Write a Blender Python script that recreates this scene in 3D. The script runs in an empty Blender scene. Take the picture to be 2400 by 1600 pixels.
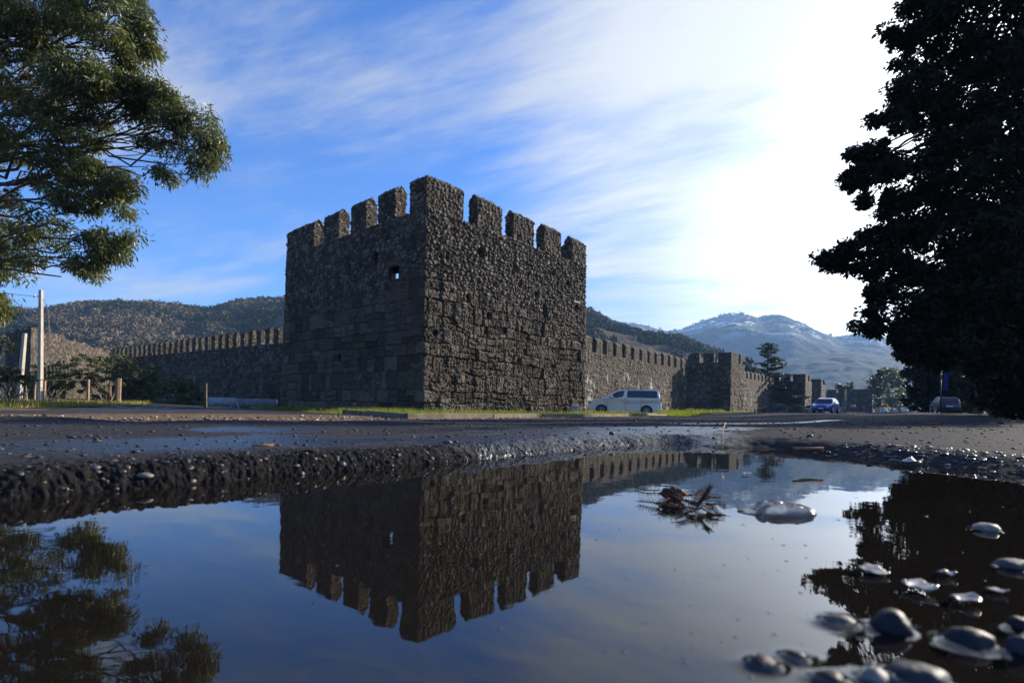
import bpy, math, random
import numpy as np
from mathutils import Matrix, Vector
R = math.radians
random.seed(7)
rng = np.random.default_rng(11)
sc = bpy.context.scene

# ------------------------------------------------------------------ camera
F = 1290.0            # focal length in photograph pixels (2400 px wide)
CX, CY = 1200.0, 949.0
ROLL = 0.0218
HC = 0.20             # height of the lens over the water
cam_d = bpy.data.cameras.new('camera')
cam = bpy.data.objects.new('camera', cam_d)
sc.collection.objects.link(cam)
cam_d.sensor_width = 36.0
cam_d.lens = 36.0 * F / 2400.0
cam_d.shift_y = (CY - 800.0) / 2400.0
cam_d.clip_start = 0.02
cam_d.clip_end = 30000
cr, sr = math.cos(ROLL), math.sin(ROLL)
cam.matrix_world = Matrix(((cr, -sr, 0, 0), (0, 0, -1, 0), (sr, cr, 0, HC), (0, 0, 0, 1)))
cam_d.dof.use_dof = True
cam_d.dof.focus_distance = 4.5
cam_d.dof.aperture_fstop = 4.5
sc.camera = cam

# ------------------------------------------------------------------ light
SUN_AZ, SUN_EL = R(61.0), R(19.5)      # azimuth clockwise from +Y
S = Vector((math.sin(SUN_AZ) * math.cos(SUN_EL), math.cos(SUN_AZ) * math.cos(SUN_EL), math.sin(SUN_EL)))
sun_d = bpy.data.lights.new('sun', 'SUN')
sun_d.energy = 5.0
sun_d.angle = R(0.6)
sun_d.color = (1.0, 0.90, 0.76)
sun = bpy.data.objects.new('sun', sun_d)
sc.collection.objects.link(sun)
sun.rotation_euler = S.to_track_quat('Z', 'Y').to_euler()

w = bpy.data.worlds.new('World')
sc.world = w
w.use_nodes = True
nt = w.node_tree
nt.nodes.clear()
def N(tree, typ, **kw):
    n = tree.nodes.new(typ)
    for k, v in kw.items():
        if k == 'i':
            for a, b in v.items(): n.inputs[a].default_value = b
        else:
            setattr(n, k, v)
    return n
def L(tree, a, b): tree.links.new(a, b)
def M(tree, op, a, b=None, c=None, clamp=False):
    n = tree.nodes.new('ShaderNodeMath'); n.operation = op; n.use_clamp = clamp
    for k, v in enumerate((a, b, c)):
        if v is None: continue
        if isinstance(v, (int, float)): n.inputs[k].default_value = v
        else: tree.links.new(v, n.inputs[k])
    return n.outputs[0]
def SM(tree, x, lo, hi, to0=0.0, to1=1.0):
    n = tree.nodes.new('ShaderNodeMapRange'); n.interpolation_type = 'SMOOTHSTEP'
    tree.links.new(x, n.inputs[0])
    for k, v in zip((1, 2, 3, 4), (lo, hi, to0, to1)): n.inputs[k].default_value = v
    return n.outputs[0]
def MIXC(tree, f, a, b, blend='MIX'):
    n = tree.nodes.new('ShaderNodeMix'); n.data_type = 'RGBA'; n.blend_type = blend
    for k, v in ((0, f), (6, a), (7, b)):
        if isinstance(v, (int, float)): n.inputs[k].default_value = v
        elif isinstance(v, tuple): n.inputs[k].default_value = v if len(v) == 4 else v + (1,)
        else: tree.links.new(v, n.inputs[k])
    return n.outputs[2]

sky = N(nt, 'ShaderNodeTexSky', sky_type='NISHITA', sun_disc=False)
sky.sun_elevation = SUN_EL
sky.sun_rotation = SUN_AZ
sky.air_density = 1.0
sky.dust_density = 0.6
sky.ozone_density = 2.2
SKY_STR = 0.068
COV0, COV1 = 0.25, 1.04
CV0, CV1 = 4.6, 0.9
TINT = (0.44, 0.87, 1.62)
tc = N(nt, 'ShaderNodeTexCoord')
sep = N(nt, 'ShaderNodeSeparateXYZ'); L(nt, tc.outputs['Generated'], sep.inputs[0])
zz = M(nt, 'ADD', M(nt, 'MAXIMUM', sep.outputs[2], 0.0), 0.12)
px_ = M(nt, 'DIVIDE', sep.outputs[0], zz)
py_ = M(nt, 'DIVIDE', sep.outputs[1], zz)
cmb = N(nt, 'ShaderNodeCombineXYZ'); L(nt, px_, cmb.inputs[0]); L(nt, py_, cmb.inputs[1])
# drawn-out cirrus: streaks run away from the lens, bent towards the right
def cirrus(rot, sx, sy, loc, scale, det, rough, dist):
    mp = N(nt, 'ShaderNodeMapping', vector_type='TEXTURE'); L(nt, cmb.outputs[0], mp.inputs[0])
    mp.inputs['Rotation'].default_value = (0, 0, R(rot)); mp.inputs['Scale'].default_value = (1 / sx, 1 / sy, 1); mp.inputs['Location'].default_value = loc
    n = N(nt, 'ShaderNodeTexNoise', i={'Scale': scale, 'Detail': det, 'Roughness': rough, 'Distortion': dist}); L(nt, mp.outputs[0], n.inputs[0]); return n.outputs[0]
n1 = cirrus(62, 1.0, 0.36, (0, 0, 0), 1.35, 10.0, 0.62, 0.35)
n2 = cirrus(50, 0.8, 0.5, (5.3, 2.2, 0), 0.55, 4.0, 0.5, 0.2)
n3 = cirrus(70, 1.6, 0.35, (1.3, 7.2, 0), 4.0, 6.0, 0.7, 0.5)
def toward(az, el, lo, hi):
    dt = N(nt, 'ShaderNodeVectorMath', operation='DOT_PRODUCT'); L(nt, tc.outputs['Generated'], dt.inputs[0])
    dt.inputs[1].default_value = (math.sin(R(az)) * math.cos(R(el)), math.cos(R(az)) * math.cos(R(el)), math.sin(R(el)))
    return SM(nt, dt.outputs['Value'], lo, hi)
near = toward(36, 20, 0.76, 0.975)
wide = toward(44, 20, 0.45, 1.0)
cov = M(nt, 'ADD', M(nt, 'MULTIPLY', SM(nt, n1, 0.34, 0.72), 0.62), M(nt, 'ADD', M(nt, 'MULTIPLY', SM(nt, n2, 0.3, 0.7), 0.22), M(nt, 'MULTIPLY', SM(nt, n3, 0.35, 0.75), 0.16)))
cov = M(nt, 'ADD', cov, M(nt, 'ADD', M(nt, 'MULTIPLY', near, 0.42), M(nt, 'MULTIPLY', wide, 0.10)))
cf = SM(nt, cov, COV0, COV1, 0.0, 0.97)
cloud_v = M(nt, 'ADD', CV0, M(nt, 'MULTIPLY', wide, CV1))
soft = toward(37, 17, 0.74, 1.0)
cloud_v = M(nt, 'ADD', cloud_v, M(nt, 'MULTIPLY', M(nt, 'POWER', soft, 1.6), 2.0))
low = toward(38, 9, 0.90, 1.0)
cloud_v = M(nt, 'ADD', cloud_v, M(nt, 'MULTIPLY', low, 4.5))
glare = toward(57, 14, 0.76, 1.0)
cloud_v = M(nt, 'ADD', cloud_v, M(nt, 'MULTIPLY', M(nt, 'POWER', glare, 2.6), 18.0))
cc = N(nt, 'ShaderNodeVectorMath', operation='SCALE'); cc.inputs[0].default_value = (0.92, 0.96, 1.0); L(nt, cloud_v, cc.inputs['Scale'])
tint = MIXC(nt, 1.0, sky.outputs[0], TINT, 'MULTIPLY')
skyc = MIXC(nt, cf, tint, cc.outputs[0])
bg = N(nt, 'ShaderNodeBackground'); L(nt, skyc, bg.inputs[0]); bg.inputs[1].default_value = SKY_STR
wo = N(nt, 'ShaderNodeOutputWorld'); L(nt, bg.outputs[0], wo.inputs[0])

sc.view_settings.view_transform = 'Standard'
sc.view_settings.look = 'None'
sc.view_settings.exposure = 1.20
sc.view_settings.gamma = 1.0
sc.cycles.max_bounces = 6
sc.cycles.volume_bounces = 0
sc.cycles.diffuse_bounces = 2
sc.cycles.use_denoising = True

# ------------------------------------------------------------------ pixel <-> world
def hor(px): return CY + (px - CX) * ROLL
def P(px, py, Y):
    a, b = (px - CX) / F, (CY - py) / F
    return Vector(((a * cr - b * sr) * Y, Y, HC + (a * sr + b * cr) * Y))
def PZ(px, py, z):
    a, b = (px - CX) / F, (CY - py) / F
    Z = a * sr + b * cr
    return P(px, py, (z - HC) / Z)

# ------------------------------------------------------------------ numpy noise
def _h(ix, iy, iz, seed):
    h = (ix.astype(np.int64) * 374761393 + iy.astype(np.int64) * 668265263 + iz.astype(np.int64) * 2147483647 + seed * 974711) & 0xffffffff
    h = ((h ^ (h >> 13)) * 1274126177) & 0xffffffff
    h = ((h ^ (h >> 15)) * 2246822519) & 0xffffffff
    return ((h ^ (h >> 16)) & 0xffffff) / float(0x1000000)
def vnoise(p, seed=0):
    i = np.floor(p); f = p - i; f = f * f * (3 - 2 * f)
    i = i.astype(np.int64); r = 0
    for dx in (0, 1):
        wx = f[:, 0] if dx else 1 - f[:, 0]
        for dy in (0, 1):
            wy = f[:, 1] if dy else 1 - f[:, 1]
            for dz in (0, 1):
                wz = f[:, 2] if dz else 1 - f[:, 2]
                r = r + wx * wy * wz * _h(i[:, 0] + dx, i[:, 1] + dy, i[:, 2] + dz, seed)
    return r
def fbm(p, octv=4, seed=0, rough=0.5):
    a, t, s = 1.0, 0, 0
    for k in range(octv):
        t = t + a * vnoise(p * (2.0 ** k) + 17.3 * k, seed + k); s += a; a *= rough
    return t / s
def vor(p, seed=0):
    i = np.floor(p).astype(np.int64)
    f1 = np.full(len(p), 9.0); f2 = np.full(len(p), 9.0); idv = np.zeros(len(p))
    for dx in (-1, 0, 1):
        for dy in (-1, 0, 1):
            for dz in (-1, 0, 1):
                cx, cy, cz = i[:, 0] + dx, i[:, 1] + dy, i[:, 2] + dz
                qx = cx + 0.1 + 0.8 * _h(cx, cy, cz, seed); qy = cy + 0.1 + 0.8 * _h(cx, cy, cz, seed + 1); qz = cz + 0.1 + 0.8 * _h(cx, cy, cz, seed + 2)
                d = np.sqrt((p[:, 0] - qx) ** 2 + (p[:, 1] - qy) ** 2 + (p[:, 2] - qz) ** 2)
                m = d < f1
                f2 = np.where(m, f1, np.minimum(f2, d))
                idv = np.where(m, _h(cx, cy, cz, seed + 5), idv)
                f1 = np.where(m, d, f1)
    return f1, f2, idv
def sst(x, a, b):
    t = np.clip((x - a) / (b - a), 0, 1); return t * t * (3 - 2 * t)

# ------------------------------------------------------------------ objects
def tag(o, label=None, cat=None, group=None, kind=None):
    if label: o['label'] = label
    if cat: o['category'] = cat
    if group: o['group'] = group
    if kind: o['kind'] = kind
    return o
def thing(name, loc, rz, label, cat, group=None):
    o = bpy.data.objects.new(name, None); sc.collection.objects.link(o)
    o.location = loc; o.rotation_euler = (0, 0, rz); o.empty_display_size = 0.3
    return tag(o, label, cat, group)
def mesh(name, v, f, mat, parent=None, smooth=True, attr=None):
    v = np.asarray(v, dtype=np.float32).reshape(-1, 3)
    me = bpy.data.meshes.new(name)
    if isinstance(f, np.ndarray):
        n, k = f.shape
        me.vertices.add(len(v)); me.vertices.foreach_set('co', v.ravel())
        me.loops.add(n * k); me.loops.foreach_set('vertex_index', f.astype(np.int32).ravel())
        me.polygons.add(n); me.polygons.foreach_set('loop_start', np.arange(0, n * k, k, dtype=np.int32))
        me.polygons.foreach_set('loop_total', np.full(n, k, dtype=np.int32))
        me.update(calc_edges=True)
    else:
        me.from_pydata([tuple(map(float, q)) for q in v], [], [tuple(map(int, q)) for q in f]); me.update()
    if attr is not None:
        for an, av in attr.items():
            a = me.attributes.new(an, 'FLOAT', 'POINT'); a.data.foreach_set('value', np.asarray(av, dtype=np.float32))
    if mat: me.materials.append(mat)
    if smooth: me.polygons.foreach_set('use_smooth', np.ones(len(me.polygons), dtype=bool))
    me.validate()
    o = bpy.data.objects.new(name, me); sc.collection.objects.link(o)
    if parent: o.parent = parent
    return o
def gridf(nr, nc, off=0):
    a = np.arange(nr * nc).reshape(nr, nc) + off
    return np.stack([a[:-1, :-1].ravel(), a[:-1, 1:].ravel(), a[1:, 1:].ravel(), a[1:, :-1].ravel()], 1)
class MB:
    """collects simple shapes into one mesh"""
    def __init__(s): s.v = []; s.f = []
    def add(s, v, f):
        o = len(s.v); s.v += [tuple(q) for q in v]; s.f += [tuple(i + o for i in q) for q in f]; return s
    def box(s, c, d, rz=0, top=1.0):
        x, y, z = d[0] / 2, d[1] / 2, d[2] / 2; vs = []
        for sz in (-1, 1):
            k = top if sz > 0 else 1
            for sx, sy in ((-1, -1), (1, -1), (1, 1), (-1, 1)):
                a, b = sx * x * k, sy * y * k
                vs.append((c[0] + a * math.cos(rz) - b * math.sin(rz), c[1] + a * math.sin(rz) + b * math.cos(rz), c[2] + sz * z))
        return s.add(vs, [(3, 2, 1, 0), (4, 5, 6, 7), (0, 1, 5, 4), (1, 2, 6, 5), (2, 3, 7, 6), (3, 0, 4, 7)])
    def tube(s, pts, rad, n=8, cap=True):
        pts = [Vector(p) for p in pts]
        if not isinstance(rad, (list, tuple)): rad = [rad] * len(pts)
        vs = []; fs = []
        for k, p in enumerate(pts):
            d = (pts[min(k + 1, len(pts) - 1)] - pts[max(k - 1, 0)]).normalized()
            u = d.orthogonal().normalized() if k == 0 else (u - d * u.dot(d)).normalized()
            w_ = d.cross(u)
            for j in range(n):
                a = 2 * math.pi * j / n
                vs.append(p + (u * math.cos(a) + w_ * math.sin(a)) * rad[k])
        for k in range(len(pts) - 1):
            for j in range(n):
                fs.append((k * n + j, k * n + (j + 1) % n, (k + 1) * n + (j + 1) % n, (k + 1) * n + j))
        if cap:
            fs.append(tuple(range(n))[::-1]); fs.append(tuple((len(pts) - 1) * n + j for j in range(n)))
        return s.add(vs, fs)
    def build(s, name, mat, parent=None, smooth=False, bevel=0):
        o = mesh(name, s.v, s.f, mat, parent, smooth)
        if bevel:
            b = o.modifiers.new('bevel', 'BEVEL'); b.width = bevel; b.segments = 2; b.limit_method = 'ANGLE'
        return o

# ------------------------------------------------------------------ materials
def mat(name, base, rough=0.7, spec=0.5, metal=0.0):
    m = bpy.data.materials.new(name); m.use_nodes = True
    b = m.node_tree.nodes['Principled BSDF']
    b.inputs['Base Color'].default_value = tuple(base) + (1,)
    b.inputs['Roughness'].default_value = rough
    b.inputs['Specular IOR Level'].default_value = spec
    b.inputs['Metallic'].default_value = metal
    return m, m.node_tree, b
def noise(t, scale, detail=4, rough=0.55, vec=None, dist=0.0):
    n = N(t, 'ShaderNodeTexNoise', i={'Scale': scale, 'Detail': detail, 'Roughness': rough, 'Distortion': dist})
    if vec is None: vec = N(t, 'ShaderNodeTexCoord').outputs['Object']
    L(t, vec, n.inputs[0]); return n.outputs[0]
def ramp(t, x, stops):
    n = t.nodes.new('ShaderNodeValToRGB'); L(t, x, n.inputs[0])
    e = n.color_ramp.elements
    e[0].position, e[0].color = stops[0][0], stops[0][1] + (1,)
    e[1].position, e[1].color = stops[-1][0], stops[-1][1] + (1,)
    for p, c in stops[1:-1]:
        q = e.new(p); q.color = c + (1,)
    return n.outputs[0]
def bump(t, b, h, strength=0.5, dist=0.02):
    n = N(t, 'ShaderNodeBump', i={'Strength': strength, 'Distance': dist}); L(t, h, n.inputs['Height']); L(t, n.outputs[0], b.inputs['Normal'])
def varied(name, stops, scale, rough=0.8, spec=0.3, bscale=None, bdist=0.01, detail=5, metal=0.0):
    m, t, b = mat(name, stops[0][1], rough, spec, metal)
    L(t, ramp(t, noise(t, scale, detail), stops), b.inputs['Base Color'])
    if bscale: bump(t, b, noise(t, bscale, 4), 0.7, bdist)
    return m

def stone_mat(name, k=1.0, lime=0.0, warm=0.0):
    m, t, b = mat(name, (0.1, 0.09, 0.08), 0.92, 0.25)
    at = N(t, 'ShaderNodeAttribute', attribute_name='tone')
    n_a = noise(t, 0.55, 5, 0.6); n_b = noise(t, 6.0, 6, 0.7)
    x = M(t, 'ADD', M(t, 'MULTIPLY', at.outputs['Fac'], 0.55), M(t, 'ADD', M(t, 'MULTIPLY', n_a, 0.32), M(t, 'MULTIPLY', n_b, 0.30)))
    c = ramp(t, x, [(0.22, (0.016 * k, 0.014 * k, 0.011 * k)), (0.48, (0.058 * k, 0.047 * k, 0.035 * k)), (0.68, (0.125 * k, 0.102 * k, 0.078 * k)), (0.86, (0.24 * k, 0.205 * k, 0.165 * k))])
    mo = SM(t, noise(t, 1.3, 5, 0.65), 0.56, 0.72)
    c = MIXC(t, M(t, 'MULTIPLY', mo, 0.45), c, (0.075 * k, 0.070 * k, 0.032 * k))
    pal = SM(t, noise(t, 2.6, 6, 0.75), 0.63, 0.74)
    c = MIXC(t, M(t, 'MULTIPLY', pal, 0.5), c, (0.30 * k, 0.29 * k, 0.27 * k))
    if lime:
        sx = N(t, 'ShaderNodeSeparateXYZ'); L(t, N(t, 'ShaderNodeTexCoord').outputs['Object'], sx.inputs[0])
        mpn = N(t, 'ShaderNodeMapping'); L(t, N(t, 'ShaderNodeTexCoord').outputs['Object'], mpn.inputs[0]); mpn.inputs['Scale'].default_value = (0.8, 0.8, 0.35)
        li = SM(t, noise(t, 1.0, 6, 0.7, mpn.outputs[0]), 0.55, 0.66)
        li = M(t, 'MULTIPLY', li, SM(t, sx.outputs[2], 2.6, 4.4, 1.0, 0.0))
        c = MIXC(t, M(t, 'MULTIPLY', li, lime), c, (0.50, 0.49, 0.46))
    L(t, c, b.inputs['Base Color'])
    bump(t, b, noise(t, 16, 6, 0.75), 1.0, 0.05)
    return m
m_stone = stone_mat('fortress stone', 0.95)
m_stone_l = stone_mat('fortress stone limed', 0.95, 0.85)
m_stone_far = stone_mat('fortress stone far', 0.85, 0.15)

# ------------------------------------------------------------------ masonry
def stone_disp(W, s, z, block_top=4.6, amp=1.0, cell=0.24, ashlar=True):
    """displacement and tone of a masonry surface; W undisplaced world points"""
    warp = np.stack([vnoise(W * 2.2, 3), vnoise(W * 2.2, 4), vnoise(W * 2.2, 5)], 1) - 0.5
    q = (W + warp * 0.22) / np.array([cell, cell, cell * 0.85])
    f1, f2, idr = vor(q, 20)
    edge = sst(f2 - f1, 0.03, 0.36)
    d = edge * (0.035 + 0.075 * idr) * amp - 0.04
    f1b, f2b, idb = vor(W / (cell * 0.42) + 3.3, 40)
    d += 0.018 * amp * sst(f2b - f1b, 0.0, 0.4) * idb
    d += 0.06 * amp * (fbm(W * 1.1, 3, 9) - 0.5)
    pit = vnoise(W * np.array([1.3, 1.3, 1.6]), 61)
    d -= 0.15 * amp * sst(pit, 0.88, 0.96)
    tone = (0.15 + 0.95 * idr) * (0.55 + 0.45 * edge)  # gaps between stones darkened: dirty mortar plus crevice shade put into the tone
    if ashlar:
        lw_ = fbm(W * 0.7, 3, 72) - 0.5
        sw = s + 0.15 * (fbm(W * 1.6, 4, 70) - 0.5) * 2; zw = z + 0.12 * (fbm(W * 1.3, 4, 71) - 0.5) * 2 + 0.18 * lw_
        rows = [0.0]; rr = random.Random(5)
        while rows[-1] < 14: rows.append(rows[-1] + rr.choice([0.50, 0.60, 0.70, 0.82]))
        rows = np.array(rows); zr = zw + 1.2
        k = np.clip(np.searchsorted(rows, zr) - 1, 0, len(rows) - 2)
        hz = rows[k + 1] - rows[k]; fz = zr - rows[k]
        wd = 0.48 + 0.50 * _h(k, k * 0, k * 0, 81)
        off = _h(k, k * 0, k * 0, 82) * 3
        c = (sw + off) / wd; ci = np.floor(c)
        jit = (_h(ci.astype(np.int64), k, k * 0, 83) - 0.5) * 0.7
        jn = (_h(ci.astype(np.int64) + 1, k, k * 0, 83) - 0.5) * 0.7
        lo, hi = ci + jit, ci + 1 + jn
        swp = c < lo
        ci = np.where(swp, ci - 1, ci); swp2 = c > hi; ci = np.where(swp2, ci + 1, ci)
        e_s = np.minimum(np.abs(c - lo), np.abs(c - hi)) * wd
        # some tall blocks are broken by a secondary bed joint
        sub = _h(ci.astype(np.int64), k, k * 0, 86) < 0.35
        e_z = np.minimum(fz, hz - fz); e_z = np.where(sub, np.minimum(e_z, np.abs(fz - hz * 0.45)), e_z)
        e = np.minimum(e_s, e_z)
        bid = _h(ci.astype(np.int64), k + np.where(sub & (fz > hz * 0.45), 50, 0), k * 0, 84)
        jd = 0.25 + 0.75 * sst(fbm(W * 1.9, 3, 90), 0.38, 0.58)
        er = fbm(W * 4.2, 5, 31, 0.66) - 0.5
        db = -0.085 * jd * (1 - sst(e + 0.05 * er, 0.0, 0.055)) + 0.10 * (bid - 0.4)
        db += 0.085 * er - 0.07 * sst(np.abs(fbm(W * 6.0, 3, 33, 0.6) - 0.5), 0.05, 0.0) + 0.035 * sst(f2b - f1b, 0, 0.5) * idb + 0.03 * (fbm(W * 1.1, 3, 9) - 0.5)
        db *= amp
        mk = sst(z + 1.6 * (fbm(W * 0.8, 4, 50) - 0.5) * 2 + 1.3 * (vnoise(W * 2.4, 51) - 0.5), block_top - 0.35, block_top + 0.35)
        mk = np.maximum(mk, 0.75 * sst(fbm(W * 1.0, 4, 55), 0.60, 0.68))
        d = d * mk + db * (1 - mk)
        tone = tone * mk + (0.3 + 0.45 * bid) * (0.55 + 0.45 * sst(e, 0.0, 0.05)) * (1 - mk)  # block joints get a darker tone too, joint shade painted in with the mortar
    return d, tone

def sheet(name, path, z0, z1, th, ds, dz, material, parent=None, gable=0.0, caps=False, s0=0.0, amp=1.0, cell=0.24,
          block_top=4.6, ashlar=True, holes=(), side_amp=None, ntop=6, inner_n=None, batter=0.0, ruin=0.0, pits=()):
    """a thick masonry wall along path (outer line, inside on the left of travel)"""
    pts = [np.array(p[:2], float) for p in path]
    nseg = len(pts) - 1
    nrm = []
    for k in range(nseg):
        d = pts[k + 1] - pts[k]; d /= np.linalg.norm(d); nrm.append(np.array([-d[1], d[0]]))
    inner = []; mout = []
    for k in range(nseg + 1):
        a = nrm[max(k - 1, 0)]; b = nrm[min(k, nseg - 1)]
        m_ = (a + b) / (1 + a.dot(b)); inner.append(pts[k] + m_ * th); mout.append(-(a + b) / np.linalg.norm(a + b))
    PO = []; PI = []; NO = []; SS = []; s = s0
    dss = ds if isinstance(ds, (list, tuple)) else [ds] * nseg
    for k in range(nseg):
        Lk = np.linalg.norm(pts[k + 1] - pts[k]); n = max(2, int(Lk / dss[k]))
        for j in range(n + (1 if k == nseg - 1 else 0)):
            t = j / n
            PO.append(pts[k] * (1 - t) + pts[k + 1] * t); PI.append(inner[k] * (1 - t) + inner[k + 1] * t)
            nn = -nrm[k]
            dl = t * Lk; dr = (1 - t) * Lk
            if dl < 0.08 and k > 0: nn = mout[k] * (1 - dl / 0.08) + nn * dl / 0.08
            if dr < 0.08 and k < nseg - 1: nn = mout[k + 1] * (1 - dr / 0.08) + nn * dr / 0.08
            NO.append(nn / np.linalg.norm(nn)); SS.append(s + t * Lk)
        s += Lk
    PO = np.array(PO); PI = np.array(PI); NO = np.array(NO); SS = np.array(SS)
    nz = max(2, int((z1 - z0) / dz))
    prof = [(0.0, z0 + (z1 - z0) * k / nz, 1.0, 0.0) for k in range(nz + 1)]   # (offset, z, outward, up)
    prof[-1] = (0.0, z1, 0.8, 0.6)
    for k in range(1, ntop * 2):
        t = k / (ntop * 2); g = gable * (1 - abs(2 * t - 1))
        prof.append((t * th, z1 + g, 0.3 * (1 - 2 * t), 1.0))
    if caps: inn = [(th, q[1], -q[2], q[3]) for q in prof[:nz + 1][::-1]]
    else: 
        ni = inner_n or 4
        inn = [(th, z1 + (z0 - z1) * k / ni, -1.0 if k else -0.8, 0.0) for k in range(ni + 1)]
    prof += inn
    pr = np.array(prof); K = len(pr); n = len(PO)
    lam = (pr[:, 0] / th)[None, :, None]
    XY = PO[:, None, :] * (1 - lam) + PI[:, None, :] * lam
    if batter: XY = XY + (NO[:, None, :] * (batter * np.clip((z1 - pr[:, 1]) / (z1 - z0), 0, 1) * (1 - pr[:, 0] / th))[None, :, None])
    Z = np.broadcast_to(pr[:, 1][None, :, None], (n, K, 1)).copy()
    if ruin:
        rn = fbm(np.stack([SS * 0.9, SS * 0, SS * 0], 1), 4, 77) - 0.5
        Z[:, nz // 2:nz + ntop * 2 + 2, 0] += (rn * ruin)[:, None] * np.linspace(0, 1, K)[None, nz // 2:nz + ntop * 2 + 2].clip(0, 1) * 2
    W = np.concatenate([XY, Z], 2).reshape(-1, 3)
    sflat = np.repeat(SS, K)
    d, tone = stone_disp(W, sflat, W[:, 2], block_top, amp, cell, ashlar)
    if side_amp: d *= 1 - (1 - side_amp[2]) * ((sflat > side_amp[0]) & (sflat < side_amp[1]))
    for (ps, pz, prr, pd) in pits:
        d -= pd * np.exp(-(((sflat - ps) / prr) ** 2 + ((W[:, 2] - pz) / prr) ** 2) ** 2)
    up = np.repeat(pr[None, :, 3], n, 0).reshape(-1); ou = np.repeat(pr[None, :, 2], n, 0).reshape(-1)
    nv = np.concatenate([np.repeat(NO[:, None, :], K, 1).reshape(-1, 2) * ou[:, None], up[:, None]], 1)
    nv /= np.linalg.norm(nv, axis=1)[:, None] + 1e-9
    V = W + nv * d[:, None]
    fc = gridf(n, K)
    if holes:
        c = W[fc].mean(1); cs = sflat[fc].mean(1); keep = np.ones(len(fc), bool)
        for (sa, sb, za, zb) in holes: keep &= ~((cs > sa) & (cs < sb) & (c[:, 2] > za) & (c[:, 2] < zb))
        fc = fc[keep]
    V = [V]; FC = [fc]; TN = [tone]; off = n * K
    for (sa, sb, za, zb) in holes:
        def at(sv):
            i = int(np.argmin(np.abs(SS - sv))); return PO[i], PI[i]
        # reveals: jambs, sill and lintel between the outer and inner face
        m_ = 10; ring = [(sa, za), (sb, za), (sb, zb), (sa, zb), (sa, za)]
        for q in range(4):
            (s_a, z_a), (s_b, z_b) = ring[q], ring[q + 1]
            rows_ = []
            for i in range(m_ + 1):
                t = i / m_; o_, i_ = at(s_a + (s_b - s_a) * t); zq = z_a + (z_b - z_a) * t
                for j in range(m_ + 1):
                    u = j / m_ * 0.96 + 0.02; xy = o_ * (1 - u) + i_ * u; rows_.append((xy[0], xy[1], zq))
            r_ = np.array(rows_); r_ += (np.stack([vnoise(r_ * 9, 1), vnoise(r_ * 9, 2), vnoise(r_ * 9, 3)], 1) - 0.5) * 0.05
            V.append(r_); FC.append(gridf(m_ + 1, m_ + 1, off)); TN.append(0.3 + 0.6 * vnoise(r_ * 6, 4)); off += len(r_)
    if caps:
        base = V[0].reshape(n, K, 3); H = (K + 1) // 2; Wn = 8
        for end, sg in ((0, -1), (n - 1, 1)):
            tdir = PO[end] - PO[end - sg]; tdir = tdir / (np.linalg.norm(tdir) + 1e-9)
            a = base[end, :H]; b_ = base[end, ::-1][:H]
            wv = np.linspace(0, 1, Wn + 1)[None, :, None]
            g = a[:, None, :] * (1 - wv) + b_[:, None, :] * wv
            gf = g.reshape(-1, 3); dd, tt = stone_disp(gf, gf[:, 0], gf[:, 2], block_top, amp, cell, False)
            fal = np.minimum(1, np.sin(np.pi * np.linspace(0, 1, Wn + 1)) * 1.6); 
            gf = gf + np.array([tdir[0], tdir[1], 0]) * (dd * np.tile(fal, H))[:, None]
            fcp = gridf(H, Wn + 1, off)
            if sg < 0: fcp = fcp[:, ::-1]
            V.append(gf); FC.append(fcp); TN.append(tt); off += len(gf)
    return mesh(name, np.concatenate(V), np.concatenate(FC), material, parent, True, {'tone': np.concatenate(TN)})

# tower, walls: plan positions from the photograph
HT = 9.0    # merlon top of the corner tower over the lens
def atH(px, py, Hh):      # plan position of a point seen at (px,py) and Hh above the lens
    a, b = (px - CX) / F, (CY - py) / F
    return P(px, py, Hh / (a * sr + b * cr))
GZ0 = -0.45
C_ = atH(1001, 413, HT); R_ = atH(1375, 573, HT); L_ = atH(672, 548, HT)
def lp(px, A, B):        # parameter along A-B (plan) where it appears at column px at eye level
    k = (px - CX) / F
    # (A + t(B-A)).x = k*(..).y
    return (k * A.y - A.x) / ((B.x - A.x) - k * (B.y - A.y))
# ------------------------------------------------------------------ corner tower
def v2(v): return np.array([v.x, v.y])
BR = v2(R_) + (v2(L_) - v2(C_)); 
tower = thing('corner_tower', (C_.x, C_.y, 0), 0, 'big square corner tower of dark rubble and block stone with gabled battlements', 'tower')
def rel(o, root):
    o.matrix_parent_inverse = Matrix.Translation(root.location).inverted(); return o
FLOOR = HC + HT - 1.22
lenR = (R_.xy - C_.xy).length; lenL = (L_.xy - C_.xy).length
# path: left face L->C (s 0..lenL), right face C->R, then side and back
wallpath = [BR, L_, C_, R_, BR]
def s_left(px): return lenL * (1 - lp(px, C_, L_))       # distance along the left face measured from L
def s_right(px): return lenR * lp(px, C_, R_)
def z_at(px, py, A, B):
    t = lp(px, A, B); Y = A.y + (B.y - A.y) * t
    return P(px, py, Y).z
# window in the left face
s0w, s1w = s_left(906), s_left(930)
zw0, zw1 = z_at(915, 655, C_, L_), z_at(915, 625, C_, L_)
lenB = float(np.linalg.norm(BR - v2(L_)))
hol = [(lenB + s0w, lenB + s1w, zw0, zw1)]
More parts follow.
